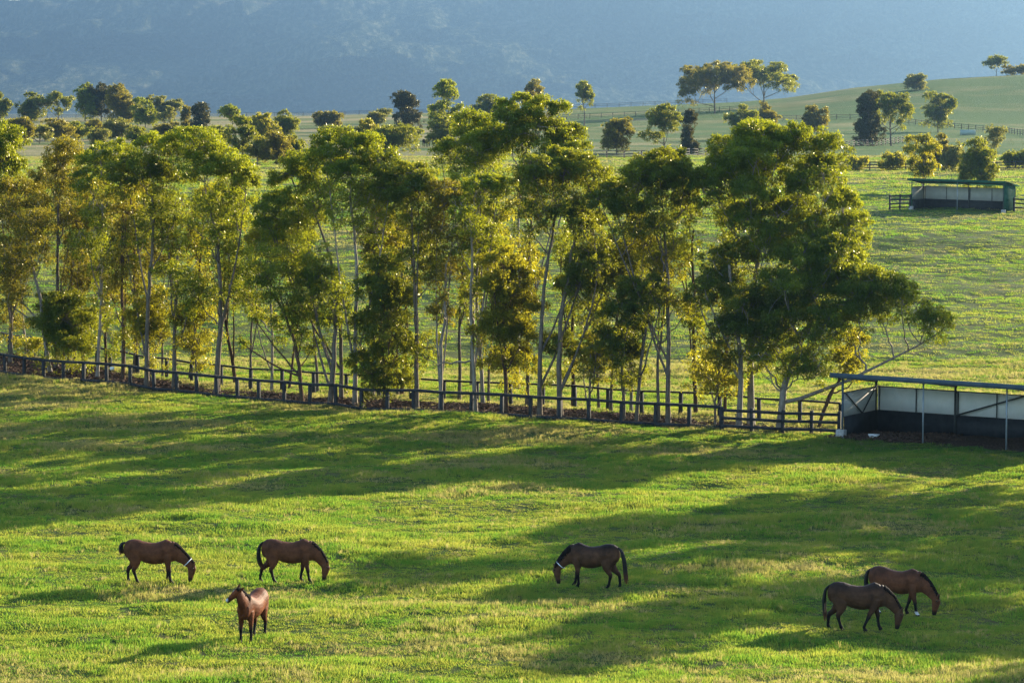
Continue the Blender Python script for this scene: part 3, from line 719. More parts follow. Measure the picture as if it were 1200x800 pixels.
# the belt runs on past the shelter: its trees outside the frame shade the right of the paddock
OUT = [(33, 136), (37, 131), (41, 124), (45, 117), (49, 123), (47, 107), (37, 158), (55, 113), (51, 104), (44, 128)]
for i, (x, y) in enumerate(OUT):
    b = np.array([x, y, tz(x, y)]); rg = np.random.default_rng(300 + i)
    h = rg.uniform(13.5, 16)
    cl = [((x + rg.uniform(-3, 3), y + rg.uniform(-3, 3), b[2] + h * q), (1.7, 1.7, 1.3), 'd') for q in rg.uniform(.35, .96, 13)]
    make_tree('gum_tree', 'dark gum in the belt beyond the right end of the near shelter', b, [b + np.array([.2, 0, 5]), b + np.array([.4, .3, h * .6])], cl, 'd', 'grey', .2, 400 + i, lsize=.30, dens=.8, group='gum trees beyond the shelter, outside the picture')

# ---- trees beyond the belt: (label, x, base row, top row, half width, distance, shape, leaf)
def far_tree(label, x, by, ty, hw, d, shape, leaf, seed, name, group=None, cat='tree'):
    b = at_d(x, d); k = d / F
    # base row as read decides the foot; when the ground there lies elsewhere the trunk still stands on the ground
    top = point(x, ty, d)[2]; H = max(top - b[2], 1.5); W = hw * k * 1.24
    rg = np.random.default_rng(seed); cl = []
    ls = max(.22, min(.62, .16 + d * .00040)); tr = [b + np.array([rg.normal(0, .15), 0, H * .3]), b + np.array([rg.normal(0, .3), 0, H * .62])]
    def add(fx, fz, rw, rh, st='d', fy=None):
        cl.append((b + np.array([fx * W, (rg.uniform(-.5, .5) if fy is None else fy) * W, fz * H]), (rw * W, rw * W, rh * H), st))
    wig = .1
    lob = rg.uniform(0, 6.28, 3)
    if shape == 'umbrella':
        for q in range(15):
            fx = rg.uniform(-.85, .85); add(fx, .84 - .30 * fx * fx + rg.uniform(-.13, .06), rg.uniform(.16, .30), rg.uniform(.07, .12), 'd' if q % 3 else 'm')
        for q in range(8): add(rg.uniform(-.75, .75), rg.uniform(.30, .66), rg.uniform(.18, .28), .09, 'm' if q % 2 else 's')
    elif shape == 'flat':
        for q in range(15):
            fx = -.74 + 1.48 * q / 14; add(fx, .78 - .30 * fx * fx + rg.uniform(-.24, .12), rg.uniform(.20, .30), rg.uniform(.10, .15), 'd', rg.uniform(-.6, .6))
        for q in range(6): add(rg.uniform(-.65, .65), rg.uniform(.54, .68), .18, .07, 'm')
    elif shape == 'round':
        for q in range(24):
            a = rg.uniform(0, 6.28); r = rg.uniform(.1, .80) * (1 + .22 * math.sin(2 * a + lob[0]) + .12 * math.sin(3 * a + lob[1]))
            add(r * math.cos(a), .54 + .44 * r * math.sin(a), rg.uniform(.16, .34), rg.uniform(.08, .15), 'd' if q % 3 else 'm')
        add(rg.uniform(-.2, .2), .86, .30, .10, 'd')
        for q in range(4): add(rg.uniform(-.6, .6), rg.uniform(.16, .34), .26, .09, 's')
    elif shape == 'oak':
        for q in range(18):
            fz = rg.uniform(.07, .92); add(rg.uniform(-1, 1) * .55 * (1.1 - .6 * fz), fz, rg.uniform(.28, .42), rg.uniform(.09, .13), 'd')
        add(0, .92, .25, .08, 'd')
    elif shape == 'layer':
        for q in range(12):
            fz = rg.uniform(.35, .93); add(rg.uniform(-.75, .75) * (1.25 - .75 * fz), fz, rg.uniform(.22, .34), rg.uniform(.08, .11), 'd')
        add(.05, .93, .24, .08, 'd')
    elif shape == 'lolly':
        for q in range(8): add(rg.uniform(-.5, .5), rg.uniform(.62, .90), .48, .12, 'd')
        add(-.3, .42, .3, .06, 's')
    elif shape == 'shrub':
        for q in range(10): add(rg.uniform(-.68, .68), rg.uniform(.2, .74), .36, .24, 'd')
        tr = [b + np.array([0, 0, H * .25]), b + np.array([0, 0, H * .4])]
    elif shape == 'open':
        for q in range(11): add(rg.uniform(-.7, .7), rg.uniform(.45, .9), .3, .12, 's' if q % 3 else 'm')
    return make_tree(name, label, b, tr, cl, leaf, 'grey', max(.10, H * .020), seed, lsize=ls, dens=1.35, group=group, cat=cat, nsub=6, wig=wig, skirt=1.3, stems=(2 if shape in ('flat', 'umbrella', 'layer') else 1 if shape == 'open' else 0))

G1 = 'trees along the far left crest'; G2 = 'trees scattered on the right hand slope'; G3 = 'trees in the paddocks behind the belt'
FAR = [
 ('dark tree at the left edge of the far crest against the blue mountain', 4, 138, 107, 13, 860, 'round', 'd', G1),
 ('rounded green tree second from the left on the far crest, with thin trunks', 42, 142, 106, 16, 860, 'round', 'd', G1),
 ('loose brownish crowned tree third from the left on the far crest', 72, 141, 105, 14, 860, 'umbrella', 'd', G1),
 ('tall green tree on the left crest, left one of the tallest touching pair', 103, 137, 95, 14, 850, 'round', 'g', G1),
 ('very dark right hand tree of the tallest touching pair on the left crest', 122, 138, 95, 13, 850, 'round', 'o', G1),
 ('broad olive brown tree right of the very dark tall tree on the left crest', 148, 150, 97, 20, 800, 'round', 'b', G1),
 ('green tree with drooping right side below the broad olive brown one', 173, 152, 116, 14, 760, 'round', 'g', G1),
 ('pale green spreading tree on the left crest right of the olive group', 190, 140, 111, 14, 850, 'round', 'p', G1),
 ('pale tree joined on the right to the pale spreading one of the left crest', 207, 140, 114, 11, 850, 'umbrella', 'p', G1),
 ('slim pale yellow green tree in front of the pale pair', 196, 156, 120, 9, 720, 'open', 'p', G1),
 ('narrow dark sapling just left of the pointed she oak', 220, 152, 124, 6, 730, 'oak', 'b', G1),
 ('pointed dark she oak left of the gap in the far crest', 238, 156, 120, 14, 720, 'oak', 'o', G1),
 ('brown olive bush like tree above the bright crown at far left', 28, 178, 135, 17, 560, 'round', 'b', G3),
 ('wide brown hazy tree in the pale paddock at left', 70, 168, 138, 23, 600, 'round', 'b', G3),
 ('small brown round tree left of the wide olive clump behind the belt', 112, 163, 139, 12, 620, 'round', 'b', G3),
 ('wide olive tree under the tallest pair of the left crest', 143, 166, 137, 20, 600, 'round', 'p', G3),
 ('low dark dome shaped tree just above the flat bright dome of the belt', 165, 172, 148, 14, 540, 'round', 'd', G3),
 ('small grey green tree low in front of the wide olive one', 118, 170, 150, 12, 550, 'round', 'p', G3),
 ('small bright topped tree right of the pointed she oak', 273, 168, 123, 11, 600, 'lolly', 'g', G3),
 ('layered dark tree behind the right slope of the left dome', 284, 205, 136, 20, 430, 'layer', 'd', G3),
 ('olive tree left of the dark rounded one above the gap in the belt', 312, 168, 131, 16, 580, 'round', 'y', G3),
 ('rounded dark green tree on the left of the open pale crest', 337, 165, 127, 15, 600, 'round', 'd', G3),
 ('wide olive domed tree standing in the gap left of the centre left crowns', 325, 215, 152, 24, 420, 'round', 'b', G3),
 ('left one of the two small brown trees on the pale crest', 378, 152, 129, 9, 740, 'round', 'b', G1),
 ('right one of the two small brown trees on the pale crest', 393, 152, 129, 11, 740, 'round', 'b', G1),
 ('low green shrub beneath the two small brown crest trees', 386, 158, 146, 14, 660, 'shrub', 'd', G3, 'shrub'),
 ('pale hazy tree left of the dark oval one near the crest', 441, 152, 130, 11, 760, 'round', 'p', G1),
 ('small grey tree between the pale hazy one and the dark oval one', 451, 152, 126, 8, 780, 'open', 'p', G1),
 ('dark dense oval tree on the crest left of centre', 476, 158, 108, 18, 720, 'oak', 'o', G1),
 ('broad round topped green tree below the dark oval one', 464, 195, 143, 29, 470, 'round', 'd', G3),
 ('little golden topped tree left of the broad round topped one', 431, 175, 137, 12, 520, 'round', 'y', G3),
 ('tall open tree of separate tufts rising above the centre belt', 525, 172, 94, 25, 560, 'layer', 'g', G3),
 ('short bushy green tree at the foot of the tall tufted one', 520, 178, 133, 18, 540, 'round', 'd', G3),
 ('flat dark crown showing against the mountain right of the tall tufted tree', 572, 150, 109, 16, 780, 'round', 'd', G1),
 ('dark dome showing over the top of the belt near the centre', 625, 150, 96, 15, 700, 'round', 'b', G1),
 ('lone slim tree with a small round crown against the mountain', 684, 144, 96, 10, 740, 'lolly', 'd', G2),
 ('rounded olive tree with visible trunk in the middle paddock', 722, 188, 135, 21, 480, 'round', 'b', G2),
 ('broad layered dark tree in the middle paddock right of the olive one', 778, 184, 123, 27, 490, 'layer', 'd', G2),
 ('narrow dark conical tree touching the right side of the layered dark one', 806, 181, 128, 11, 500, 'oak', 'o', G2),
 ('left one of the two wide flat topped gums against the mountain', 836, 132, 70, 38, 800, 'flat', 'b', G2),
 ('right one of the two wide flat topped gums against the mountain', 893, 125, 66, 35, 830, 'flat', 'd', G2),
 ('dense dark green tree behind the tallest belt crown', 869, 162, 120, 15, 600, 'round', 'd', G2),
 ('brownish tree right of the dense dark one behind the tallest belt crown', 894, 156, 122, 14, 640, 'round', 'b', G2),
 ('dark domed tree on the slope right of the tallest belt crown', 950, 158, 121, 16, 610, 'round', 'b', G2),
 ('pointed dark she oak on the right slope with foliage to the ground', 1014, 166, 108, 18, 560, 'oak', 'o', G2),
 ('umbrella shaped gum with drooping right side beside the right slope she oak', 1042, 166, 102, 22, 560, 'umbrella', 'd', G2),
 ('pale two stemmed tree high on the right slope', 1070, 122, 86, 16, 850, 'round', 'p', G2),
 ('dense dark tree standing on the right slope fence line', 1096, 156, 107, 19, 660, 'round', 'd', G2),
 ('lone lollipop shaped tree on the skyline of the right hill', 1163, 88, 65, 12, 925, 'lolly', 'd', G2),
 ('low brown shrub on the right hill skyline beside the lollipop tree', 1187, 87, 76, 14, 925, 'shrub', 'b', G2, 'shrub'),
 ('golden lit tree at the left end of the green shelter', 1081, 212, 158, 24, 325, 'layer', 'y', G2),
 ('olive tree half hidden behind the golden one by the green shelter', 1097, 196, 153, 14, 390, 'round', 'b', G2),
 ('pale brown bush between the two trees behind the green shelter', 1113, 197, 167, 12, 385, 'shrub', 'p', G2, 'shrub'),
 ('dark rounded tree with golden rim behind the green shelter', 1143, 210, 158, 24, 325, 'round', 'd', G2),
 ('pale open crowned tree rising behind the dark one by the green shelter', 1158, 188, 145, 16, 440, 'open', 'p', G2),
 ('left round shrub on the rail fence left of the green shelter', 1003, 198, 179, 11, 402, 'shrub', 'y', 'shrubs on the rail fence', 'shrub'),
 ('right round shrub on the rail fence left of the green shelter', 1041, 198, 177, 13, 402, 'shrub', 'y', 'shrubs on the rail fence', 'shrub'),
 ('low green shrub on the fence at the right edge of the picture', 1191, 196, 174, 16, 400, 'shrub', 'd', 'shrubs on the rail fence', 'shrub'),
 ('round dark tree at the left edge below the far crest, behind the bright green crown', 8, 166, 140, 14, 640, 'round', 'd', G3),
 ('olive tree between the brown bush like tree and the wide brown hazy one at left', 50, 172, 146, 15, 570, 'umbrella', 'p', G3),
 ('dull green tree just right of the wide brown hazy one at left', 95, 166, 142, 14, 610, 'round', 'd', G3),
 ('brown tree in front of the pale pair of the left crest', 202, 170, 142, 13, 590, 'round', 'b', G3),
 ('dark low tree right of the pointed she oak, behind the widest dome', 256, 176, 146, 14, 540, 'round', 'd', G3),
 ('olive tree filling the dip right of the widest left dome', 304, 208, 160, 18, 420, 'layer', 'y', G3),
 ('dark tree at the right side of the dip between the two big left domes', 346, 206, 158, 14, 430, 'round', 'd', G3),
 ('low olive tree left of the broad round topped green one', 410, 178, 148, 15, 520, 'umbrella', 'b', G3),
 ('green tree right of the tall tufted one, behind the bright belt crowns', 552, 168, 128, 18, 600, 'round', 'g', G3),
 ('small golden shrub out in the field seen between the left trunks', 188, 316, 302, 14, 235, 'shrub', 'y', None, 'shrub'),
]
for i, t in enumerate(FAR):
    label, x, by, ty, hw, d, shape, leaf, grp = t[:9]
    kind = t[9] if len(t) > 9 else 'tree'
    nm = 'shrub' if kind == 'shrub' else ('she_oak' if leaf == 'o' else 'paddock_tree')
    far_tree(label, x, by, ty, hw, d, shape, leaf, 700 + i, nm, grp, kind)

# ------------------------------------------------------------------ fences
def resample(P, step):
    P = np.asarray(P, float); s = np.concatenate([[0], np.cumsum(np.linalg.norm(np.diff(P[:, :2], axis=0), axis=1))])
    n = max(1, int(round(s[-1] / step))); t = np.linspace(0, s[-1], n + 1)
    x = np.interp(t, s, P[:, 0]); y = np.interp(t, s, P[:, 1])
    return np.stack([x, y, terrain(x, y)], 1)

def fence(label, P, step, h, rails, pw=.13, rail=(.05, .13), mat='post', name='rail_fence', group=None, cap=True, extra=.06, seed=0):
    rg = np.random.default_rng(seed)
    Q = resample(P, step); base = Q[len(Q) // 2]
    root = empty(name, base); tag(root, label, 'fence', group)
    ax = unit(Q[-1] - Q[0]); yaw = math.atan2(ax[1], ax[0])
    mb = MB(); mb.box((0, 0, h / 2 - .2 + extra / 2), (pw / 2, pw / 2, (h + .4 + extra) / 2))
    p0 = mb.build('post', M[mat], root, bevel=.01 if pw > .1 else 0)
    p0.location = Q[0] - base; p0.rotation_euler = (0, 0, yaw)
    for q in Q[1:]:
        p = p0.copy(); COL.objects.link(p); p.parent = root; p.location = q - base
        p.rotation_euler = (rg.normal(0, .012), rg.normal(0, .018), yaw + rg.normal(0, .05))
    sd = np.array([ax[1], -ax[0], 0]); sd = sd if sd[1] < 0 else -sd
    for z in rails:
        rb = MB()
        for a, b in zip(Q[:-1], Q[1:]):
            o = np.array([0, 0, z]) + (sd * (pw / 2 + rail[0] / 2 + .003) if z < h - .02 or not cap else np.array([0, 0, .0]))
            if cap and z >= h - .02: o = np.array([0, 0, h + extra + rail[0] / 2 + .002])
            dv = unit(b - a) * (.0015)
            j = rg.normal(0, .008)
            if cap and z >= h - .02: rb.beam(a - base + o + dv, b - base + o - dv + [0, 0, j * .0], rail[1], rail[0] * 1.6)
            else: rb.beam(a - base + o + dv, b - base + o - dv, rail[0], rail[1])
        rb.build('rail', M[mat], root)
    return root

i845 = 10
f1 = FRONT[:i845 + 1]
paddock_fence = fence('long dark post and single rail fence along the front of the tree belt', f1, 1.8, 1.02, [1.02], pw=.17, rail=(.09, .19), seed=1)
# its kick board, low along the leaf litter
Qk = resample(f1, 1.8); bk = Vector(paddock_fence.location); kb = MB(); axk = unit(Qk[-1] - Qk[0]); sdk = np.array([axk[1], -axk[0], 0]); sdk = sdk if sdk[1] < 0 else -sdk
for a, b in zip(Qk[:-1], Qk[1:]):
    o = sdk * .10 + np.array([0, 0, .10]); kb.beam(a - np.array(bk) + o, b - np.array(bk) + o, .03, .16)
kb.build('kick_board', M['post'], paddock_fence)
pen = [ground(846, 503.5), ground(900, 506.5), ground(933, 508), ground(983, 509.5)]
fence('dark three rail fence section joining the tree belt fence to the near shelter', pen, 1.75, 1.12, [1.02, .62, .22], pw=.16, rail=(.05, .15), cap=False, seed=2)
fence('dark single rail fence along the back of the tree belt', REAR, 2.2, 1.08, [1.08], pw=.17, rail=(.06, .15), seed=3)
sg = MB(); sp = ground(132, belt_row(132, 0)); sg.box((0, 0, 0), (.13, .012, .09)); so = sg.build('fence_sign', M['white']); so.location = (sp[0], sp[1] - .14, sp[2] + 1.0)
tag(so, 'small blank white plate fixed on the rail of the front fence at left', 'sign')

def line(pts): return [at_d(x, d) for x, d in pts]
FG = 'fences on the far slopes'
fence('far thin fence along the left crest below the blue mountain', line([(-40, 905), (200, 905), (420, 915), (650, 920)]), 4.5, 1.3, [1.2, .8, .4], pw=.13, rail=(.05, .09), mat='farpost', group=FG, seed=4, cap=False)
fence('far fence running along the crest line left of the flat topped gums', line([(655, 925), (760, 925), (850, 925)]), 4.0, 1.3, [1.2, .7], pw=.13, rail=(.05, .09), mat='farpost', group=FG, seed=5, cap=False)
fence('far two rail fence across the slope under the lone slim tree', line([(650, 790), (760, 800), (865, 815)]), 3.5, 1.4, [1.3, .8, .35], pw=.13, rail=(.05, .09), mat='farpost', group=FG, seed=6, cap=False)
fence('fence crossing the middle paddock below the olive and layered trees', line([(690, 450), (760, 455), (850, 480), (950, 520), (1060, 580)]), 3.2, 1.25, [1.2, .75, .35], pw=.16, rail=(.05, .12), mat='farpost', group=FG, seed=7, cap=False)
fence('far fence at the foot of the right hand hill', line([(900, 740), (1000, 735), (1062, 715), (1120, 690), (1172, 670), (1230, 610)]), 3.5, 1.3, [1.2, .75, .35], pw=.13, rail=(.05, .09), mat='farpost', group=FG, seed=8, cap=False)
fence('dark rail fence with shrubs along it behind the green shelter', line([(975, 404), (1040, 403), (1130, 400), (1230, 398)]), 2.6, 1.25, [1.15, .75, .35], pw=.16, rail=(.05, .15), mat='post', group=FG, seed=9, cap=False)

# a pale solid panel set by the far fence
pb = MB(); c = at_d(1131, 640); pb.box((0, 0, .62), (1.75, .06, .58)); 
for s in (-1.6, 0, 1.6): pb.box((s, .1, .5), (.05, .035, .75))
po = pb.build('loading_panel', M['pale_panel']); po.location = c; tag(po, 'pale green solid panel beside the far hill fence', 'panel')

# ------------------------------------------------------------------ shelters
def shelter(name, label, P0, A, Bv, L, D, hf, hb, wall_h, line_h, bays, wall_mat, roof_mat, side_right=True, right_mat=None, over=(.45, .5), brace=False, cat='horse shelter'):
    """P0 front-left foot, A along the front, Bv to the back (unit plan vectors)"""
    A = np.array([*A, 0.0]); B = np.array([*Bv, 0.0]); Z = np.array([0, 0, 1.0])
    root = empty(name, P0); tag(root, label, cat)
    P0 = np.array(P0)
    def g(a, b, z=0.0):                # local point: along, back, height above the ground there
        p = P0 + A * a + B * b; return A * a + B * b + Z * (tz(p[0], p[1]) - P0[2] + z)
    def flat(a, b, z): return A * a + B * b + Z * (zA * a + z)
    zA = (g(L, 0)[2]) / L              # the building follows the fall of the ground along its length
    def P(a, b, z): return A * a + B * b + Z * (zA * a + z)
    # roof: one sloped sheet with ribs
    mb = MB(); sl = (hb - hf) / D
    ca, cb = [-over[0], L + over[0]], [-over[1], D + .55]
    poly = [P(ca[0], cb[0], hf + sl * cb[0] + .10), P(ca[1], cb[0], hf + sl * cb[0] + .10), P(ca[1], cb[1], hf + sl * cb[1] + .10), P(ca[0], cb[1], hf + sl * cb[1] + .10)]
    mb.prism(poly, Z * .05)
    n = int((L + 2 * over[0]) / .38)
    for k in range(n + 1):
        a = ca[0] + (ca[1] - ca[0]) * k / n
        mb.beam(P(a, cb[0] + .01, hf + sl * cb[0] + .165), P(a, cb[1] - .01, hf + sl * cb[1] + .165), .05, .026)
    roof = mb.build('roof', roof_mat, root)
    fb = MB(); fb.beam(P(ca[0], cb[0] - .03, hf + sl * cb[0] + .09), P(ca[1], cb[0] - .03, hf + sl * cb[0] + .06), .035, .25); fb.build('fascia', roof_mat, roof)
    # wall panels: back and left side, upper pale sheets with corrugation
    step = L / bays
    wb = MB()
    def sheet(q0, q1, z0, z1, nrm):    # corrugated sheet from a to b
        m_ = max(6, int(np.linalg.norm(q1 - q0) / .12)); t = np.linspace(0, 1, m_ + 1)
        pts = [q0 + (q1 - q0) * w + nrm * (.018 * (k % 2)) for k, w in enumerate(t)]
        b0 = len(wb.v)
        for p in pts: wb.v += [p + Z * z0, p + Z * z1, p + Z * z0 + nrm * .02, p + Z * z1 + nrm * .02]
        for k in range(m_):
            i = b0 + 4 * k; j = i + 4
            wb.f += [[i, j, j + 1, i + 1], [j + 2, i + 2, i + 3, j + 3], [i + 1, j + 1, j + 3, i + 3], [j, i, i + 2, j + 2]]
    sheet(P(.02, D, 0), P(L - .02, D, 0), line_h - .05, wall_h, B)
    wb.build('back_wall', wall_mat, root)
    wb = MB(); sheet(P(0, .05, 0), P(0, D - .02, 0), line_h - .05, wall_h, -A); wb.build('side_wall', wall_mat, root)
    lb = MB(); lb.box((P(0, D - .06, 0) + P(L, D - .06, 0)) / 2 + Z * (line_h / 2 - .05), (L / 2, .025, line_h / 2 + .05), (unit(P(L, D, 0) - P(0, D, 0)), B, Z)); 
    lb.box(P(.05, D / 2, line_h / 2 - .05), (.025, D / 2 - .1, line_h / 2 + .05), (A, B, Z)); lb.build('rubber_lining', M['rubber'], root)
    if side_right:
        wb = MB(); wb.prism([P(L, -.05, -.05), P(L, D + .02, -.05), P(L, D + .02, hb + .06), P(L, -.05, hf + .06)], A * .04)
        m_ = int(D / .25)
        for k in range(m_): wb.beam(P(L + .05, .1 + k * .25, 0), P(L + .05, .1 + k * .25, hf + sl * (.1 + k * .25) + .03), .04, .03)
        wb.build('side_wall', right_mat or wall_mat, root)
    # posts
    for k in range(bays + 1):
        a = step * k
        pb_ = MB(); q = P(a, 0, 0); q2 = P(a, 0, hf + .06)
        q = q + Z * (-.2)
        if k == 0 or k == bays: pb_.beam(q, q2, .10, .10); pb_.build('post', M['steel'] if k else roof_mat, root)
        else: pb_.tube([q, q2], .042, 8); pb_.build('post', M['galv'], root)
        bp_ = MB(); bp_.beam(P(a, D - .14, -.1), P(a, D - .14, hb + .07), .11, .09); bp_.build('post', M['steel'], root)
        rf = MB(); rf.beam(P(a, -.3, hf - sl * .3 + .03), P(a, D, hb + .03), .07, .12); rf.build('rafter', M['steel'], root)
    for k in range(bays * 2 + 1):
        if k % 2 == 1 or True:
            a = min(max(step * k / 2, .05), L - .05) + (.10 if k % 2 == 0 else 0)
            st = MB(); st.beam(P(a, D - .045, line_h), P(a, D - .045, wall_h - .02), .05, .05); st.build('stud', M['steel'], root)
    gt = MB(); gt.beam(P(0, D - .035, wall_h + .01), P(L, D - .035, wall_h + .01), .06, .05); gt.beam(P(.04, 0, wall_h + .01), P(.04, D - .1, wall_h + .01), .05, .05); gt.build('girt', M['steel'], root)
    if brace:
        b1 = MB(); b1.beam(P(.10, .1, wall_h), P(.10, D * .52, line_h), .03, .07); b1.build('brace', M['steel'], root)
        b1 = MB(); b1.beam(P(.10, D - .2, wall_h + .15), P(.10, D * .52, line_h), .03, .07); b1.build('brace', M['steel'], root)
        b1 = MB(); b1.beam(P(step * 1.02, D - .22, line_h), P(step * 1.95, D - .22, wall_h + .15), .03, .08); b1.build('brace', M['steel'], root)
    fo = MB(); fo.box(P(-.05, -.02, .12), (.22, .20, .26), (A, B, Z)); fo.build('footing', M['concrete'], root, bevel=.03)
    if side_right: 
        fo = MB(); fo.box(P(L + .02, -.02, .1), (.20, .20, .24), (A, B, Z)); fo.build('footing', M['concrete'], root, bevel=.03)
    return root, P

sh, SP = shelter('horse_shelter', 'open fronted near shelter with blue grey roof, pale walls and black lower lining', S0, sa, sb, 13.0, 4.0, 2.95, 2.42, 2.20, 1.02, 3, M['pale_sheet'], M['roof_blue'], True, M['pale_sheet'], brace=True)
# feed tub on the shelter floor
tb = MB(); p = S0 + np.array([*(sa * 1.55 + sb * .35), 0]); p[2] = tz(p[0], p[1])
tb.tube([(0, 0, 0), (0, 0, .14)], [.20, .27], 14); tb.tube([(0, 0, .141), (0, 0, .17)], [.285, .285], 14)
to = tb.build('feed_tub', M['white'], None, True); to.location = p; tag(to, 'shallow white feed tub on the ground inside the near shelter', 'tub')

Q0 = ground(1066.5, 241.5); Q1 = ground(1173.5, 244.5)
d0 = 292.0; q0 = at_d(1066.5, d0); q1 = at_d(1173.5, 287.3)
ga = q1[:2] - q0[:2]; GL = np.linalg.norm(ga); ga /= GL; gb = np.array([-ga[1], ga[0]])
# keep the foot on the ground where it is seen
gsh, GP = shelter('horse_shelter', 'open fronted green roofed shelter on the slope beyond the belt, upper right', q0, ga, gb, GL, 3.6, 3.0, 2.56, 2.34, 1.05, 2, M['grey_sheet'], M['roof_green'], True, M['roof_green'], over=(.35, .4))
w = lambda a, b: np.array([*(q0[:2] + ga * a + gb * b), 0])
fence('short four rail pen fence at the left end of the green shelter', [w(-2.3, -.2), w(-.15, -.1)], 1.1, 1.55, [1.45, 1.05, .65, .28], pw=.17, rail=(.05, .15), cap=False, seed=12, name='pen_fence')
fence('rail pen fence running right from the green shelter to the picture edge', [w(GL + .6, 1.6), w(GL + 9, 1.2)], 2.4, 1.45, [1.35, .95, .5], pw=.17, rail=(.05, .15), cap=False, seed=13, name='pen_fence')

# ------------------------------------------------------------------ horses
def coat_mat(name, body, dark_back):
    m, nt, out = new_mat(name)
    a = N(nt, 'ShaderNodeAttribute'); a.attribute_name = 'dark'
    w_ = N(nt, 'ShaderNodeAttribute'); w_.attribute_name = 'white'
    v = scaled_pos(nt, (1, 1, 1), 'object')
    base = ramp(nt, noise(nt, v, 3.5, 4, .6), [(.34, tuple(c * .58 for c in body)), (.66, tuple(c * 1.25 for c in body))])
    c = mixc(nt, a.outputs['Fac'], base, (.007, .006, .006))
    c = mixc(nt, w_.outputs['Fac'], c, (.62, .60, .58))
    p = N(nt, 'ShaderNodeBsdfPrincipled'); p.inputs['Roughness'].default_value = .60; p.inputs['Specular IOR Level'].default_value = .11
    nt.links.new(c, p.inputs['Base Color'])
    bp = N(nt, 'ShaderNodeBump'); bp.inputs['Strength'].default_value = .25; bp.inputs['Distance'].default_value = .01
    nt.links.new(noise(nt, v, 40, 3), bp.inputs['Height']); nt.links.new(bp.outputs[0], p.inputs['Normal'])
    nt.links.new(p.outputs[0], out.inputs[0]); return m

def loft(rings, n=16):
    """rings: (centre, axis, up, half height, half width)"""
    V = []; Fc = []
    for (c, ax, up, h, w) in rings:
        c = np.array(c, float); ax = unit(np.array(ax, float)); up = np.array(up, float); up = unit(up - ax * (up @ ax)); sd = np.cross(ax, up)
        for k in range(n):
            t = 2 * math.pi * k / n; V.append(c + up * h * math.cos(t) + sd * w * math.sin(t))
    m = len(rings)
    for i in range(m - 1):
        for k in range(n): Fc.append([i * n + k, i * n + (k + 1) % n, (i + 1) * n + (k + 1) % n, (i + 1) * n + k])
    Fc.append(list(range(n))[::-1]); Fc.append([(m - 1) * n + k for k in range(n)])
    return V, Fc

BODY = [(-.90, 1.17, .10, .08), (-.84, 1.18, .25, .17), (-.72, 1.185, .325, .25), (-.55, 1.185, .355, .295), (-.38, 1.165, .355, .30), (-.18, 1.085, .365, .305),
        (.04, 1.035, .375, .325), (.22, 1.03, .38, .325), (.40, 1.07, .395, .295), (.57, 1.125, .405, .25), (.72, 1.10, .37, .225), (.86, 1.05, .29, .20), (.95, 1.02, .17, .13)]

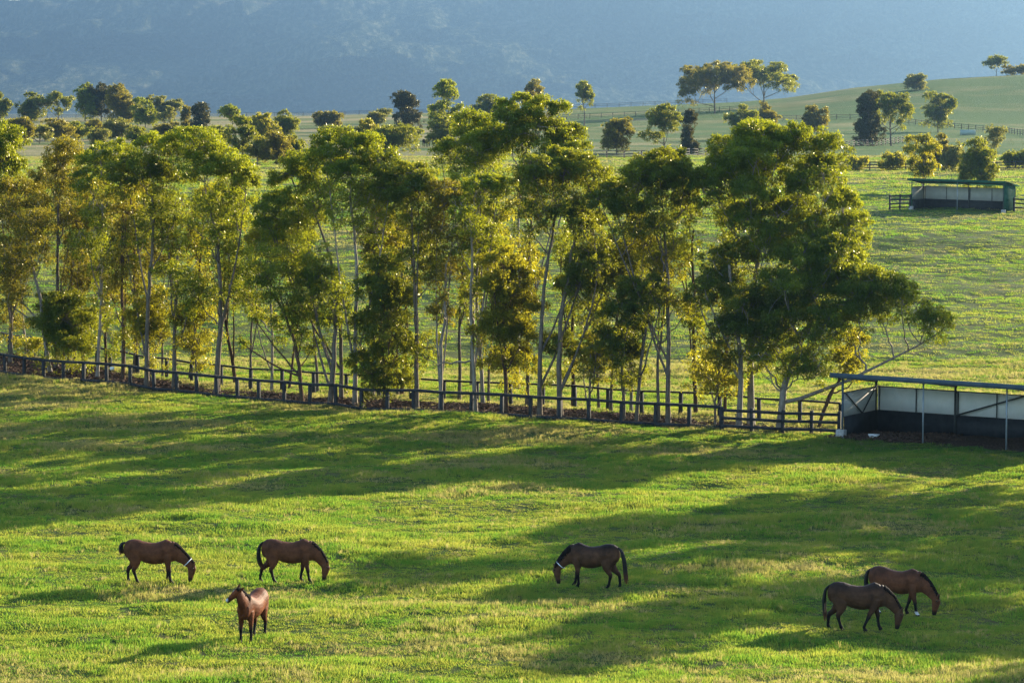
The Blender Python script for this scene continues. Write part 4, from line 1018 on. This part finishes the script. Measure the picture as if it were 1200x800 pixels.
def horse(label, foot, yaw, body, legs, neck, head, ears_up, tail, scale=1.0, strap='neck', seed=0, dark_back=.0, white=None, socks=(), nref=(.5, 0, 1.0)):
    """legs: (front-left, front-right, hind-left, hind-right) foot x offsets; neck: ring list; head: ring list (x, y, z, half depth, half width)"""
    root = empty('horse', foot, yaw); root.scale = (scale,) * 3
    tag(root, label, 'horse', 'bay horses in the paddock')
    V, Fc = [], []
    def put(v, f):
        b = len(V); V.extend(v); Fc.extend([[b + k for k in q] for q in f])
    put(*loft([((x, 0, z), (1, 0, 0), (0, 0, 1), h, w) for x, z, h, w in BODY], 20))
    def chain(lst, upref):
        P = np.array([q[:3] for q in lst], float); T = np.gradient(P, axis=0)
        return loft([(P[i], T[i], upref, lst[i][3], lst[i][4]) for i in range(len(lst))], 16)
    put(*chain(neck, nref)); put(*chain(head, head_up(head)))
    # ears
    poll = np.array(head[0][:3]); hd = unit(np.array(head[-1][:3]) - poll); upv = head_up(head)
    side = unit(np.cross(hd, upv))
    for s in (-1, 1):
        b = poll + upv * head[0][3] * .55 + side * s * .06 - hd * .01
        tip = b + (upv * (.55 if ears_up else .35) - hd * (.75 if ears_up else .85)) * .17 + side * s * .03
        put(*loft([(b, tip - b, side, .045, .035), (b * .5 + tip * .5, tip - b, side, .040, .028), (tip, tip - b, side, .010, .010)], 8))
    # legs
    for k, (dx, s) in enumerate(zip(legs, (1, -1, 1, -1))):
        y = s * .15
        if k < 2:
            L = [(.60, y * .9, 1.0, .19, .12), (.60 + dx * .12, y, .82, .145, .10), (.61 + dx * .3, y, .66, .098, .078), (.62 + dx * .55, y, .50, .070, .062), (.63 + dx * .62, y, .43, .066, .060), (.625 + dx * .75, y, .32, .047, .043),
                 (.625 + dx * .92, y, .17, .046, .042), (.63 + dx * .97, y, .125, .056, .050), (.66 + dx * 1.0, y, .065, .050, .048), (.67 + dx, y, .045, .066, .060), (.69 + dx, y, -.01, .076, .068)]
        else:
            L = [(-.55, y * .85, 1.08, .27, .15), (-.50 + dx * .05, y, .88, .235, .135), (-.52 + dx * .2, y, .72, .165, .105), (-.60 + dx * .45, y, .58, .098, .075), (-.68 + dx * .6, y, .49, .080, .060), (-.69 + dx * .7, y, .42, .066, .052), (-.675 + dx * .8, y, .31, .050, .045),
                 (-.66 + dx * .94, y, .17, .049, .044), (-.65 + dx * .97, y, .125, .058, .052), (-.62 + dx, y, .065, .051, .048), (-.61 + dx, y, .045, .066, .060), (-.59 + dx, y, -.01, .078, .068)]
        put(*chain(L, (1, 0, .1)))
    tmp = mesh_np('body', np.array(V), [k for q in Fc for k in q], [len(q) for q in Fc])
    md = tmp.modifiers.new('r', 'REMESH'); md.mode = 'VOXEL'; md.voxel_size = .017; md.use_smooth_shade = True
    ms = tmp.modifiers.new('s', 'SMOOTH'); ms.factor = .5; ms.iterations = 5
    dg = bpy.context.evaluated_depsgraph_get(); me = bpy.data.meshes.new_from_object(tmp.evaluated_get(dg)); 
    old = tmp.data; tmp.modifiers.clear(); tmp.data = me; bpy.data.meshes.remove(old); me.name = 'body'
    n = len(me.vertices); co = np.zeros(n * 3, np.float32); me.vertices.foreach_get('co', co); co = co.reshape(-1, 3)
    hp = np.array(head[-1][:3])
    legm = np.clip((.62 - co[:, 2]) / .22, 0, 1) * (co[:, 0] < 1.05)
    mz = np.clip((.20 - np.linalg.norm(co - hp, axis=1)) / .10, 0, 1)
    bk = np.clip((co[:, 2] - 1.22) / .24, 0, 1) * dark_back
    dk = np.maximum(np.maximum(legm, mz * .9), bk)
    wh = np.zeros(n)
    if white is not None:
        for c_, r_ in white: wh = np.maximum(wh, np.clip((r_ - np.linalg.norm(co - np.array(c_), axis=1)) / (r_ * .5), 0, 1))
    for (sx, sy) in socks: wh = np.maximum(wh, np.clip((.17 - co[:, 2]) / .05, 0, 1) * (np.abs(co[:, 0] - sx) < .16) * (co[:, 1] * sy > 0) * (co[:, 2] > .05))
    for nm, a in (('dark', dk), ('white', wh)):
        at = me.attributes.new(nm, 'FLOAT', 'POINT'); at.data.foreach_set('value', a.astype(np.float32))
    me.materials.append(body); tmp.parent = root
    # mane: a hanging sheet of locks along the crest with real thickness
    rg = np.random.default_rng(seed)
    NP = np.array([q[:3] for q in neck], float); NH = np.array([q[3] for q in neck])
    T = unit(np.gradient(NP, axis=0)); nr = np.array(nref, float); UP = unit(nr - T * (T @ nr)[:, None])
    crest = NP + UP * NH[:, None]
    mm = MB(); tt = np.linspace(.10, 1, 44)
    src = np.linspace(0, 1, len(NP))
    for t in tt:
        c_ = np.array([np.interp(t, src, crest[:, k]) for k in range(3)]); u_ = unit(np.array([np.interp(t, src, UP[:, k]) for k in range(3)]))
        w_ = np.interp(t, src, [q[4] for q in neck]); hh = np.interp(t, src, NH)
        for s in (1, -1):
            ln = hh * rg.uniform(.75, 1.15) * (1.0 if s > 0 else .55)
            pts = []
            for f_ in (0, .35, .7, 1.0):
                dn = ln * f_; ang = min(1.45, dn / hh * 1.25)
                pts.append(c_ - u_ * hh * (1 - math.cos(ang)) + np.array([0, s * ((w_ + .016) * math.sin(ang)), -.01]) + rg.normal(0, .006, 3))
            mm.tube([c_ + u_ * .012] + pts[1:], [.030, .030, .024, .006], 5)
    mm.build('mane', M['mane'], root, True)
    fl = MB(); pz = poll + upv * head[0][3] * .8
    for s in (-.03, 0, .03): fl.tube([pz - hd * .03 + side * s, pz + hd * .08 + upv * .03 + side * s, pz + hd * .19 + side * s * 1.5 + upv * .0], [.025, .025, .006], 5)
    fl.build('forelock', M['mane'], root, True)
    # tail
    tp = np.array(tail, float); tm_ = np.linspace(0, 1, 12); sg_ = np.linspace(0, 1, len(tp))
    path = np.stack([np.interp(tm_, sg_, tp[:, k]) for k in range(3)], 1)
    path[1:-1] = (path[:-2] + path[1:-1] * 2 + path[2:]) / 4
    rad = np.interp(tm_, [0, .12, .45, .8, 1], [.04, .06, .085, .070, .012])
    tvs, tfs, tip = [], [], []; o_ = 0
    for k in range(9):
        off = rg.normal(0, .028, 3) * np.linspace(.2, 1.3, 12)[:, None]; off[:, 2] *= .4
        v_, f_ = tube_np(path + off, rad * rg.uniform(.35, .62), 6); tvs.append(v_); tfs.append(f_ + o_); o_ += len(v_)
        tip.append(np.repeat(np.clip((tm_ - .70) / .25, 0, 1), 6))
    mesh_np('tail', np.concatenate(tvs), np.concatenate(tfs), 4, M['tail'], root, True, vattr={'tip': np.concatenate(tip)})
    # eyes
    hp1 = np.array(head[1][:3])
    for s in (-1, 1):
        e = hp1 * .75 + poll * .25 + side * s * head[1][4] * .93 + upv * head[1][3] * .35
        em = MB(); em.tube([e - hd * .022, e, e + hd * .022], [.008, .022, .008], 8); em.build('eye', M['eye'], root, True)
    if strap:
        if strap == 'neck': i0, i1, t = len(neck) - 3, len(neck) - 2, .62
        c_ = NP[i0] * (1 - t) + NP[i1] * t; ax = T[i1]; h_ = NH[i0] * (1 - t) + NH[i1] * t + .022; w_ = neck[i0][4] * (1 - t) + neck[i1][4] * t + .022
        u_ = unit(nr - ax * (ax @ nr)); s_ = np.cross(ax, u_)
        ring = [c_ + u_ * h_ * math.cos(a) + s_ * w_ * math.sin(a) for a in np.linspace(0, 2 * math.pi, 25)]
        sm = MB()
        for a_, b_ in zip(ring[:-1], ring[1:]):
            r_ = unit((a_ + b_) / 2 - c_); d_ = unit(b_ - a_); sm.box((a_ + b_) / 2, (np.linalg.norm(b_ - a_) / 2 + .004, .007, .016), (d_, r_, np.cross(d_, r_)))
        sm.build('neck_strap', M['strap'], root)
    return root

def head_up(head):                     # the forehead side of the head
    P = np.array([q[:3] for q in head], float); d = unit(P[-1] - P[0])
    ref = np.array([.9, 0, 1.0]) if d[2] < -.6 else np.array([0.0, 0, 1.0])
    if d[2] < -.6: ref = np.array([1.0, P[-1][1] * 0, .15])
    return unit(ref - d * (ref @ d))

def grazing(dz=0.0, reach=0.0, y=0.0):
    neck = [(.66, 0, 1.14, .36, .20), (.84, y * .15, 1.06, .30, .165), (1.02, y * .4, .95, .235, .125), (1.20 + reach * .5, y * .7, .81 + dz * .5, .185, .100), (1.36 + reach, y, .66 + dz, .150, .088), (1.44 + reach, y, .575 + dz, .12, .075)]
    x = 1.42 + reach
    head = [(x, y, .62 + dz, .125, .088), (x + .025, y, .50 + dz * .9, .150, .100), (x + .005, y * 1.02, .36 + dz * .6, .125, .085), (x - .02, y * 1.04, .22 + dz * .3, .090, .064), (x - .035, y * 1.05, .12, .078, .060), (x - .045, y * 1.05, .045, .062, .052)]
    return neck, head
TAIL_HANG = [(-.86, 0, 1.40), (-.95, 0, 1.34), (-1.0, 0, 1.05), (-.98, 0, .70), (-.95, .0, .40)]
BAY = coat_mat('bay_coat', (.135, .048, .020), 0); DBAY = coat_mat('dark_bay_coat', (.088, .040, .020), 0); RBAY = coat_mat('red_bay_coat', (.135, .038, .013), 0)
def foot(px, py): return ground(px, py)
def H(label, px, py, yaw, body, legs, gz, tail, **kw):
    n, h = gz; return horse(label, foot(px, py), R(yaw), body, legs, n, h, kw.pop('ears', False), tail, **kw)

H('bay horse grazing at far left with a white neck strap and tucked tail', 176, 684, 2, BAY, (-.05, .08, -.12, .22), grazing(), [(-.84, 0, 1.42), (-.95, 0, 1.38), (-1.0, 0, 1.22), (-.96, 0, 1.02)], seed=1, dark_back=.15)
H('bay horse grazing with tail hanging, right behind the horse that looks up', 337, 682.5, 5, BAY, (-.18, .12, -.30, .18), grazing(0, -.12), [(-.84, 0, 1.42), (-.97, 0, 1.30), (-1.02, 0, 1.0), (-.98, .03, .68), (-.80, .06, .42)], seed=2, dark_back=.35, strap=None)
H('dark bay horse grazing alone in the middle facing left, long tail with reddish tip', 697, 689, 158, DBAY, (-.10, .14, .10, -.22), grazing(0, -.06), [(-.84, 0, 1.42), (-.97, 0, 1.32), (-1.06, 0, 1.0), (-1.10, 0, .60), (-1.14, 0, .20)], seed=4, dark_back=.85)
H('dark bay horse grazing in front of another at right, one foreleg stretched back', 1003, 738.5, -3, DBAY, (.10, -.40, -.22, .18), grazing(0, -.10), [(-.84, 0, 1.42), (-.98, 0, 1.28), (-1.02, 0, .95), (-1.0, 0, .60), (-.96, 0, .30)], seed=5, dark_back=.75, strap=None)
H('bay horse grazing partly hidden behind another at right, with a white foot', 1049, 719.5, -24, BAY, (-.32, .12, -.15, .10), grazing(0, -.08), [(-.84, 0, 1.42), (-.97, 0, 1.32), (-1.03, 0, 1.05), (-1.0, 0, .75), (-.98, 0, .5)], seed=6, dark_back=.55, strap=None, socks=((-.6, -1), (.75, -1)))
# the alert horse, head up
nk = [(.60, 0, 1.14, .38, .22), (.74, 0, 1.23, .35, .19), (.86, .0, 1.36, .29, .155), (.95, -.02, 1.49, .235, .125), (1.0, -.05, 1.61, .19, .105), (1.02, -.07, 1.69, .145, .09)]
hdv = unit(np.array([.56, -.56, -.62]))
h0 = np.array([1.0, -.06, 1.71]); hr = [(.0, .135, .095), (.12, .165, .108), (.25, .140, .095), (.38, .104, .076), (.47, .092, .070), (.54, .072, .058)]
hd_ = [tuple(h0 + hdv * t) + (a, b) for t, a, b in hr]
horse('chestnut bay horse standing with its head up looking left, white mark on its muzzle', foot(297, 749), R(254), RBAY, (-.05, .06, .05, .22), nk, hd_, True, TAIL_HANG, seed=3, strap=None, dark_back=.0, nref=(-.8, 0, .6),
      white=[(h0 + hdv * .50 + np.array([.05, -.03, .04]), .09), (h0 + hdv * .16 + unit(np.array([0, 0, 1]) + hdv * .62) * .15, .06)])

# a far animal seen small between the trees
def far_animal():
    b = at_d(499, 545); root = empty('horse', b, R(60)); tag(root, 'tiny dark horse far off on the slope behind the belt', 'horse')
    V, Fc = [], []
    def put(v, f):
        k0 = len(V); V.extend(v); Fc.extend([[k0 + k for k in q] for q in f])
    put(*loft([((x, 0, z), (1, 0, 0), (0, 0, 1), h, w) for x, z, h, w in BODY], 12))
    n_, h_ = grazing()
    for lst in (n_, h_):
        P = np.array([q[:3] for q in lst], float); T = np.gradient(P, axis=0); put(*loft([(P[i], T[i], (.9, 0, .8), lst[i][3], lst[i][4]) for i in range(len(lst))], 8))
    for x in (.6, -.62):
        for y in (-.15, .15): put(*loft([((x, y, .9), (0, 0, -1), (1, 0, 0), .15, .1), ((x, y, .5), (0, 0, -1), (1, 0, 0), .07, .06), ((x, y, 0), (0, 0, -1), (1, 0, 0), .06, .05)], 8))
    mesh_np('body', np.array(V), [k for q in Fc for k in q], [len(q) for q in Fc], M['mane'], root, True)
far_animal()

# ------------------------------------------------------------------ the mountain
def build_mountain():
    xs = np.linspace(-4100, 4100, 620); ss = np.linspace(0, 1, 170)
    X, S = np.meshgrid(xs, ss)
    Y = 9000 + S * 2300 + (fbm(X / 520, S * 2.2, 63, 5) - .5) * 2300
    prof_ = np.interp(S, [0, .25, .6, .74, .80, 1], [0, .24, .60, .76, .95, 1.0])
    Z = -16 + prof_ * (440 + 90 * fbm(X / 1500, X * 0, 64, 3) + np.clip(X / 2600, -1, 1) * 40) + (fbm(X / 170, S * 12, 66, 5) - .5) * 75 * np.clip(S * 4, 0, 1)
    V = np.stack([X.ravel(), Y.ravel(), Z.ravel()], 1); nr, nc = X.shape
    i = np.arange(nr - 1)[:, None] * nc; j = np.arange(nc - 1)[None]
    Fc = np.stack([i + j, i + j + 1, i + nc + j + 1, i + nc + j], -1).reshape(-1, 4)
    m, nt, out = new_mat('forested_escarpment')
    p = N(nt, 'ShaderNodeBsdfPrincipled'); p.inputs['Roughness'].default_value = 1; p.inputs['Specular IOR Level'].default_value = 0
    v = scaled_pos(nt, (.012, .012, .02)); v2 = scaled_pos(nt, (.050, .012, .045)); v3 = scaled_pos(nt, (.0035, .0008, .014))
    fo = ramp(nt, noise(nt, v2, 1.0, 5, .7), [(.33, (.004, .010, .006)), (.5, (.05, .065, .036)), (.67, (.20, .20, .13))])
    rock = ramp(nt, noise(nt, v2, 2.0, 4, .7), [(.35, (.13, .13, .11)), (.7, (.36, .33, .28))])
    mk = ramp(nt, noise(nt, v3, 1.0, 6, .72), [(.58, (0, 0, 0)), (.74, (1, 1, 1))])
    geo = N(nt, 'ShaderNodeNewGeometry'); sx = N(nt, 'ShaderNodeSeparateXYZ'); nt.links.new(geo.outputs['Position'], sx.inputs[0])
    hi = N(nt, 'ShaderNodeMapRange'); hi.inputs[1].default_value = 190; hi.inputs[2].default_value = 330; nt.links.new(sx.outputs[2], hi.inputs[0])
    mm = N(nt, 'ShaderNodeMath', operation='MULTIPLY'); nt.links.new(mk, mm.inputs[0]); nt.links.new(hi.outputs[0], mm.inputs[1])
    nt.links.new(mixc(nt, mm.outputs[0], fo, rock), p.inputs['Base Color'])
    bp = N(nt, 'ShaderNodeBump'); bp.inputs['Strength'].default_value = 1; bp.inputs['Distance'].default_value = 16
    nt.links.new(noise(nt, v2, 1.0, 5, .7), bp.inputs['Height']); nt.links.new(bp.outputs[0], p.inputs['Normal'])
    nt.links.new(p.outputs[0], out.inputs[0])
    tag(mesh_np('mountain', V, Fc, 4, m, None, True), kind='structure')
build_mountain()

# ------------------------------------------------------------------ haze, light, world
HAZE_DENS, HAZE_COL, HAZE_AN = .000140, (.118, .208, .335), .70
hz = MB(); hz.box((0, 6080, 280), (4400, 6480, 320)); ho = hz.build('haze', None); tag(ho, kind='stuff')
hm, nt, out = new_mat('blue_haze'); pv = N(nt, 'ShaderNodeVolumePrincipled')
pv.inputs['Color'].default_value = (*HAZE_COL, 1); pv.inputs['Density'].default_value = HAZE_DENS; pv.inputs['Anisotropy'].default_value = HAZE_AN
nt.links.new(pv.outputs[0], out.inputs['Volume']); ho.data.materials.append(hm)
ho.display_type = 'WIRE'

w_ = bpy.data.worlds.new('World'); scn.world = w_; w_.use_nodes = True; nt = w_.node_tree; nt.nodes.clear()
sky = nt.nodes.new('ShaderNodeTexSky'); sky.sky_type = 'NISHITA'; sky.sun_disc = False
sky.sun_elevation = SUN_EL; sky.sun_rotation = SUN_AZ; sky.altitude = 200; sky.air_density = 1.0; sky.dust_density = 1.0; sky.ozone_density = 1.5
bg = nt.nodes.new('ShaderNodeBackground'); bg.inputs[1].default_value = .122
wo = nt.nodes.new('ShaderNodeOutputWorld'); nt.links.new(sky.outputs[0], bg.inputs[0]); nt.links.new(bg.outputs[0], wo.inputs[0])
sl = bpy.data.lights.new('sun', 'SUN'); sl.energy = 5.0; sl.angle = R(.5); sl.color = (1.0, .86, .62)
so_ = bpy.data.objects.new('sun', sl); COL.objects.link(so_)
sv = Vector((math.sin(SUN_AZ) * math.cos(SUN_EL), math.cos(SUN_AZ) * math.cos(SUN_EL), math.sin(SUN_EL)))
so_.rotation_euler = (-sv).to_track_quat('-Z', 'Y').to_euler(); so_.location = (60, 60, 60)

scn.view_settings.view_transform = 'Standard'; scn.view_settings.look = 'None'; scn.view_settings.gamma = 1; scn.view_settings.use_curve_mapping = False
scn.view_settings.exposure = 1.95
c = scn.cycles
c.max_bounces = 6; c.diffuse_bounces = 3; c.glossy_bounces = 2; c.transmission_bounces = 4; c.volume_bounces = 0; c.transparent_max_bounces = 4
c.use_denoising = True; c.denoising_prefilter = 'NONE'; c.denoiser = 'OPENIMAGEDENOISE'; c.denoising_input_passes = 'RGB_ALBEDO_NORMAL'
c.use_adaptive_sampling = True; c.adaptive_threshold = .015
c.caustics_reflective = False; c.caustics_refractive = False
c.sample_clamp_indirect = 6
print('faces', sum(len(o.data.polygons) for o in scn.objects if o.type == 'MESH'))
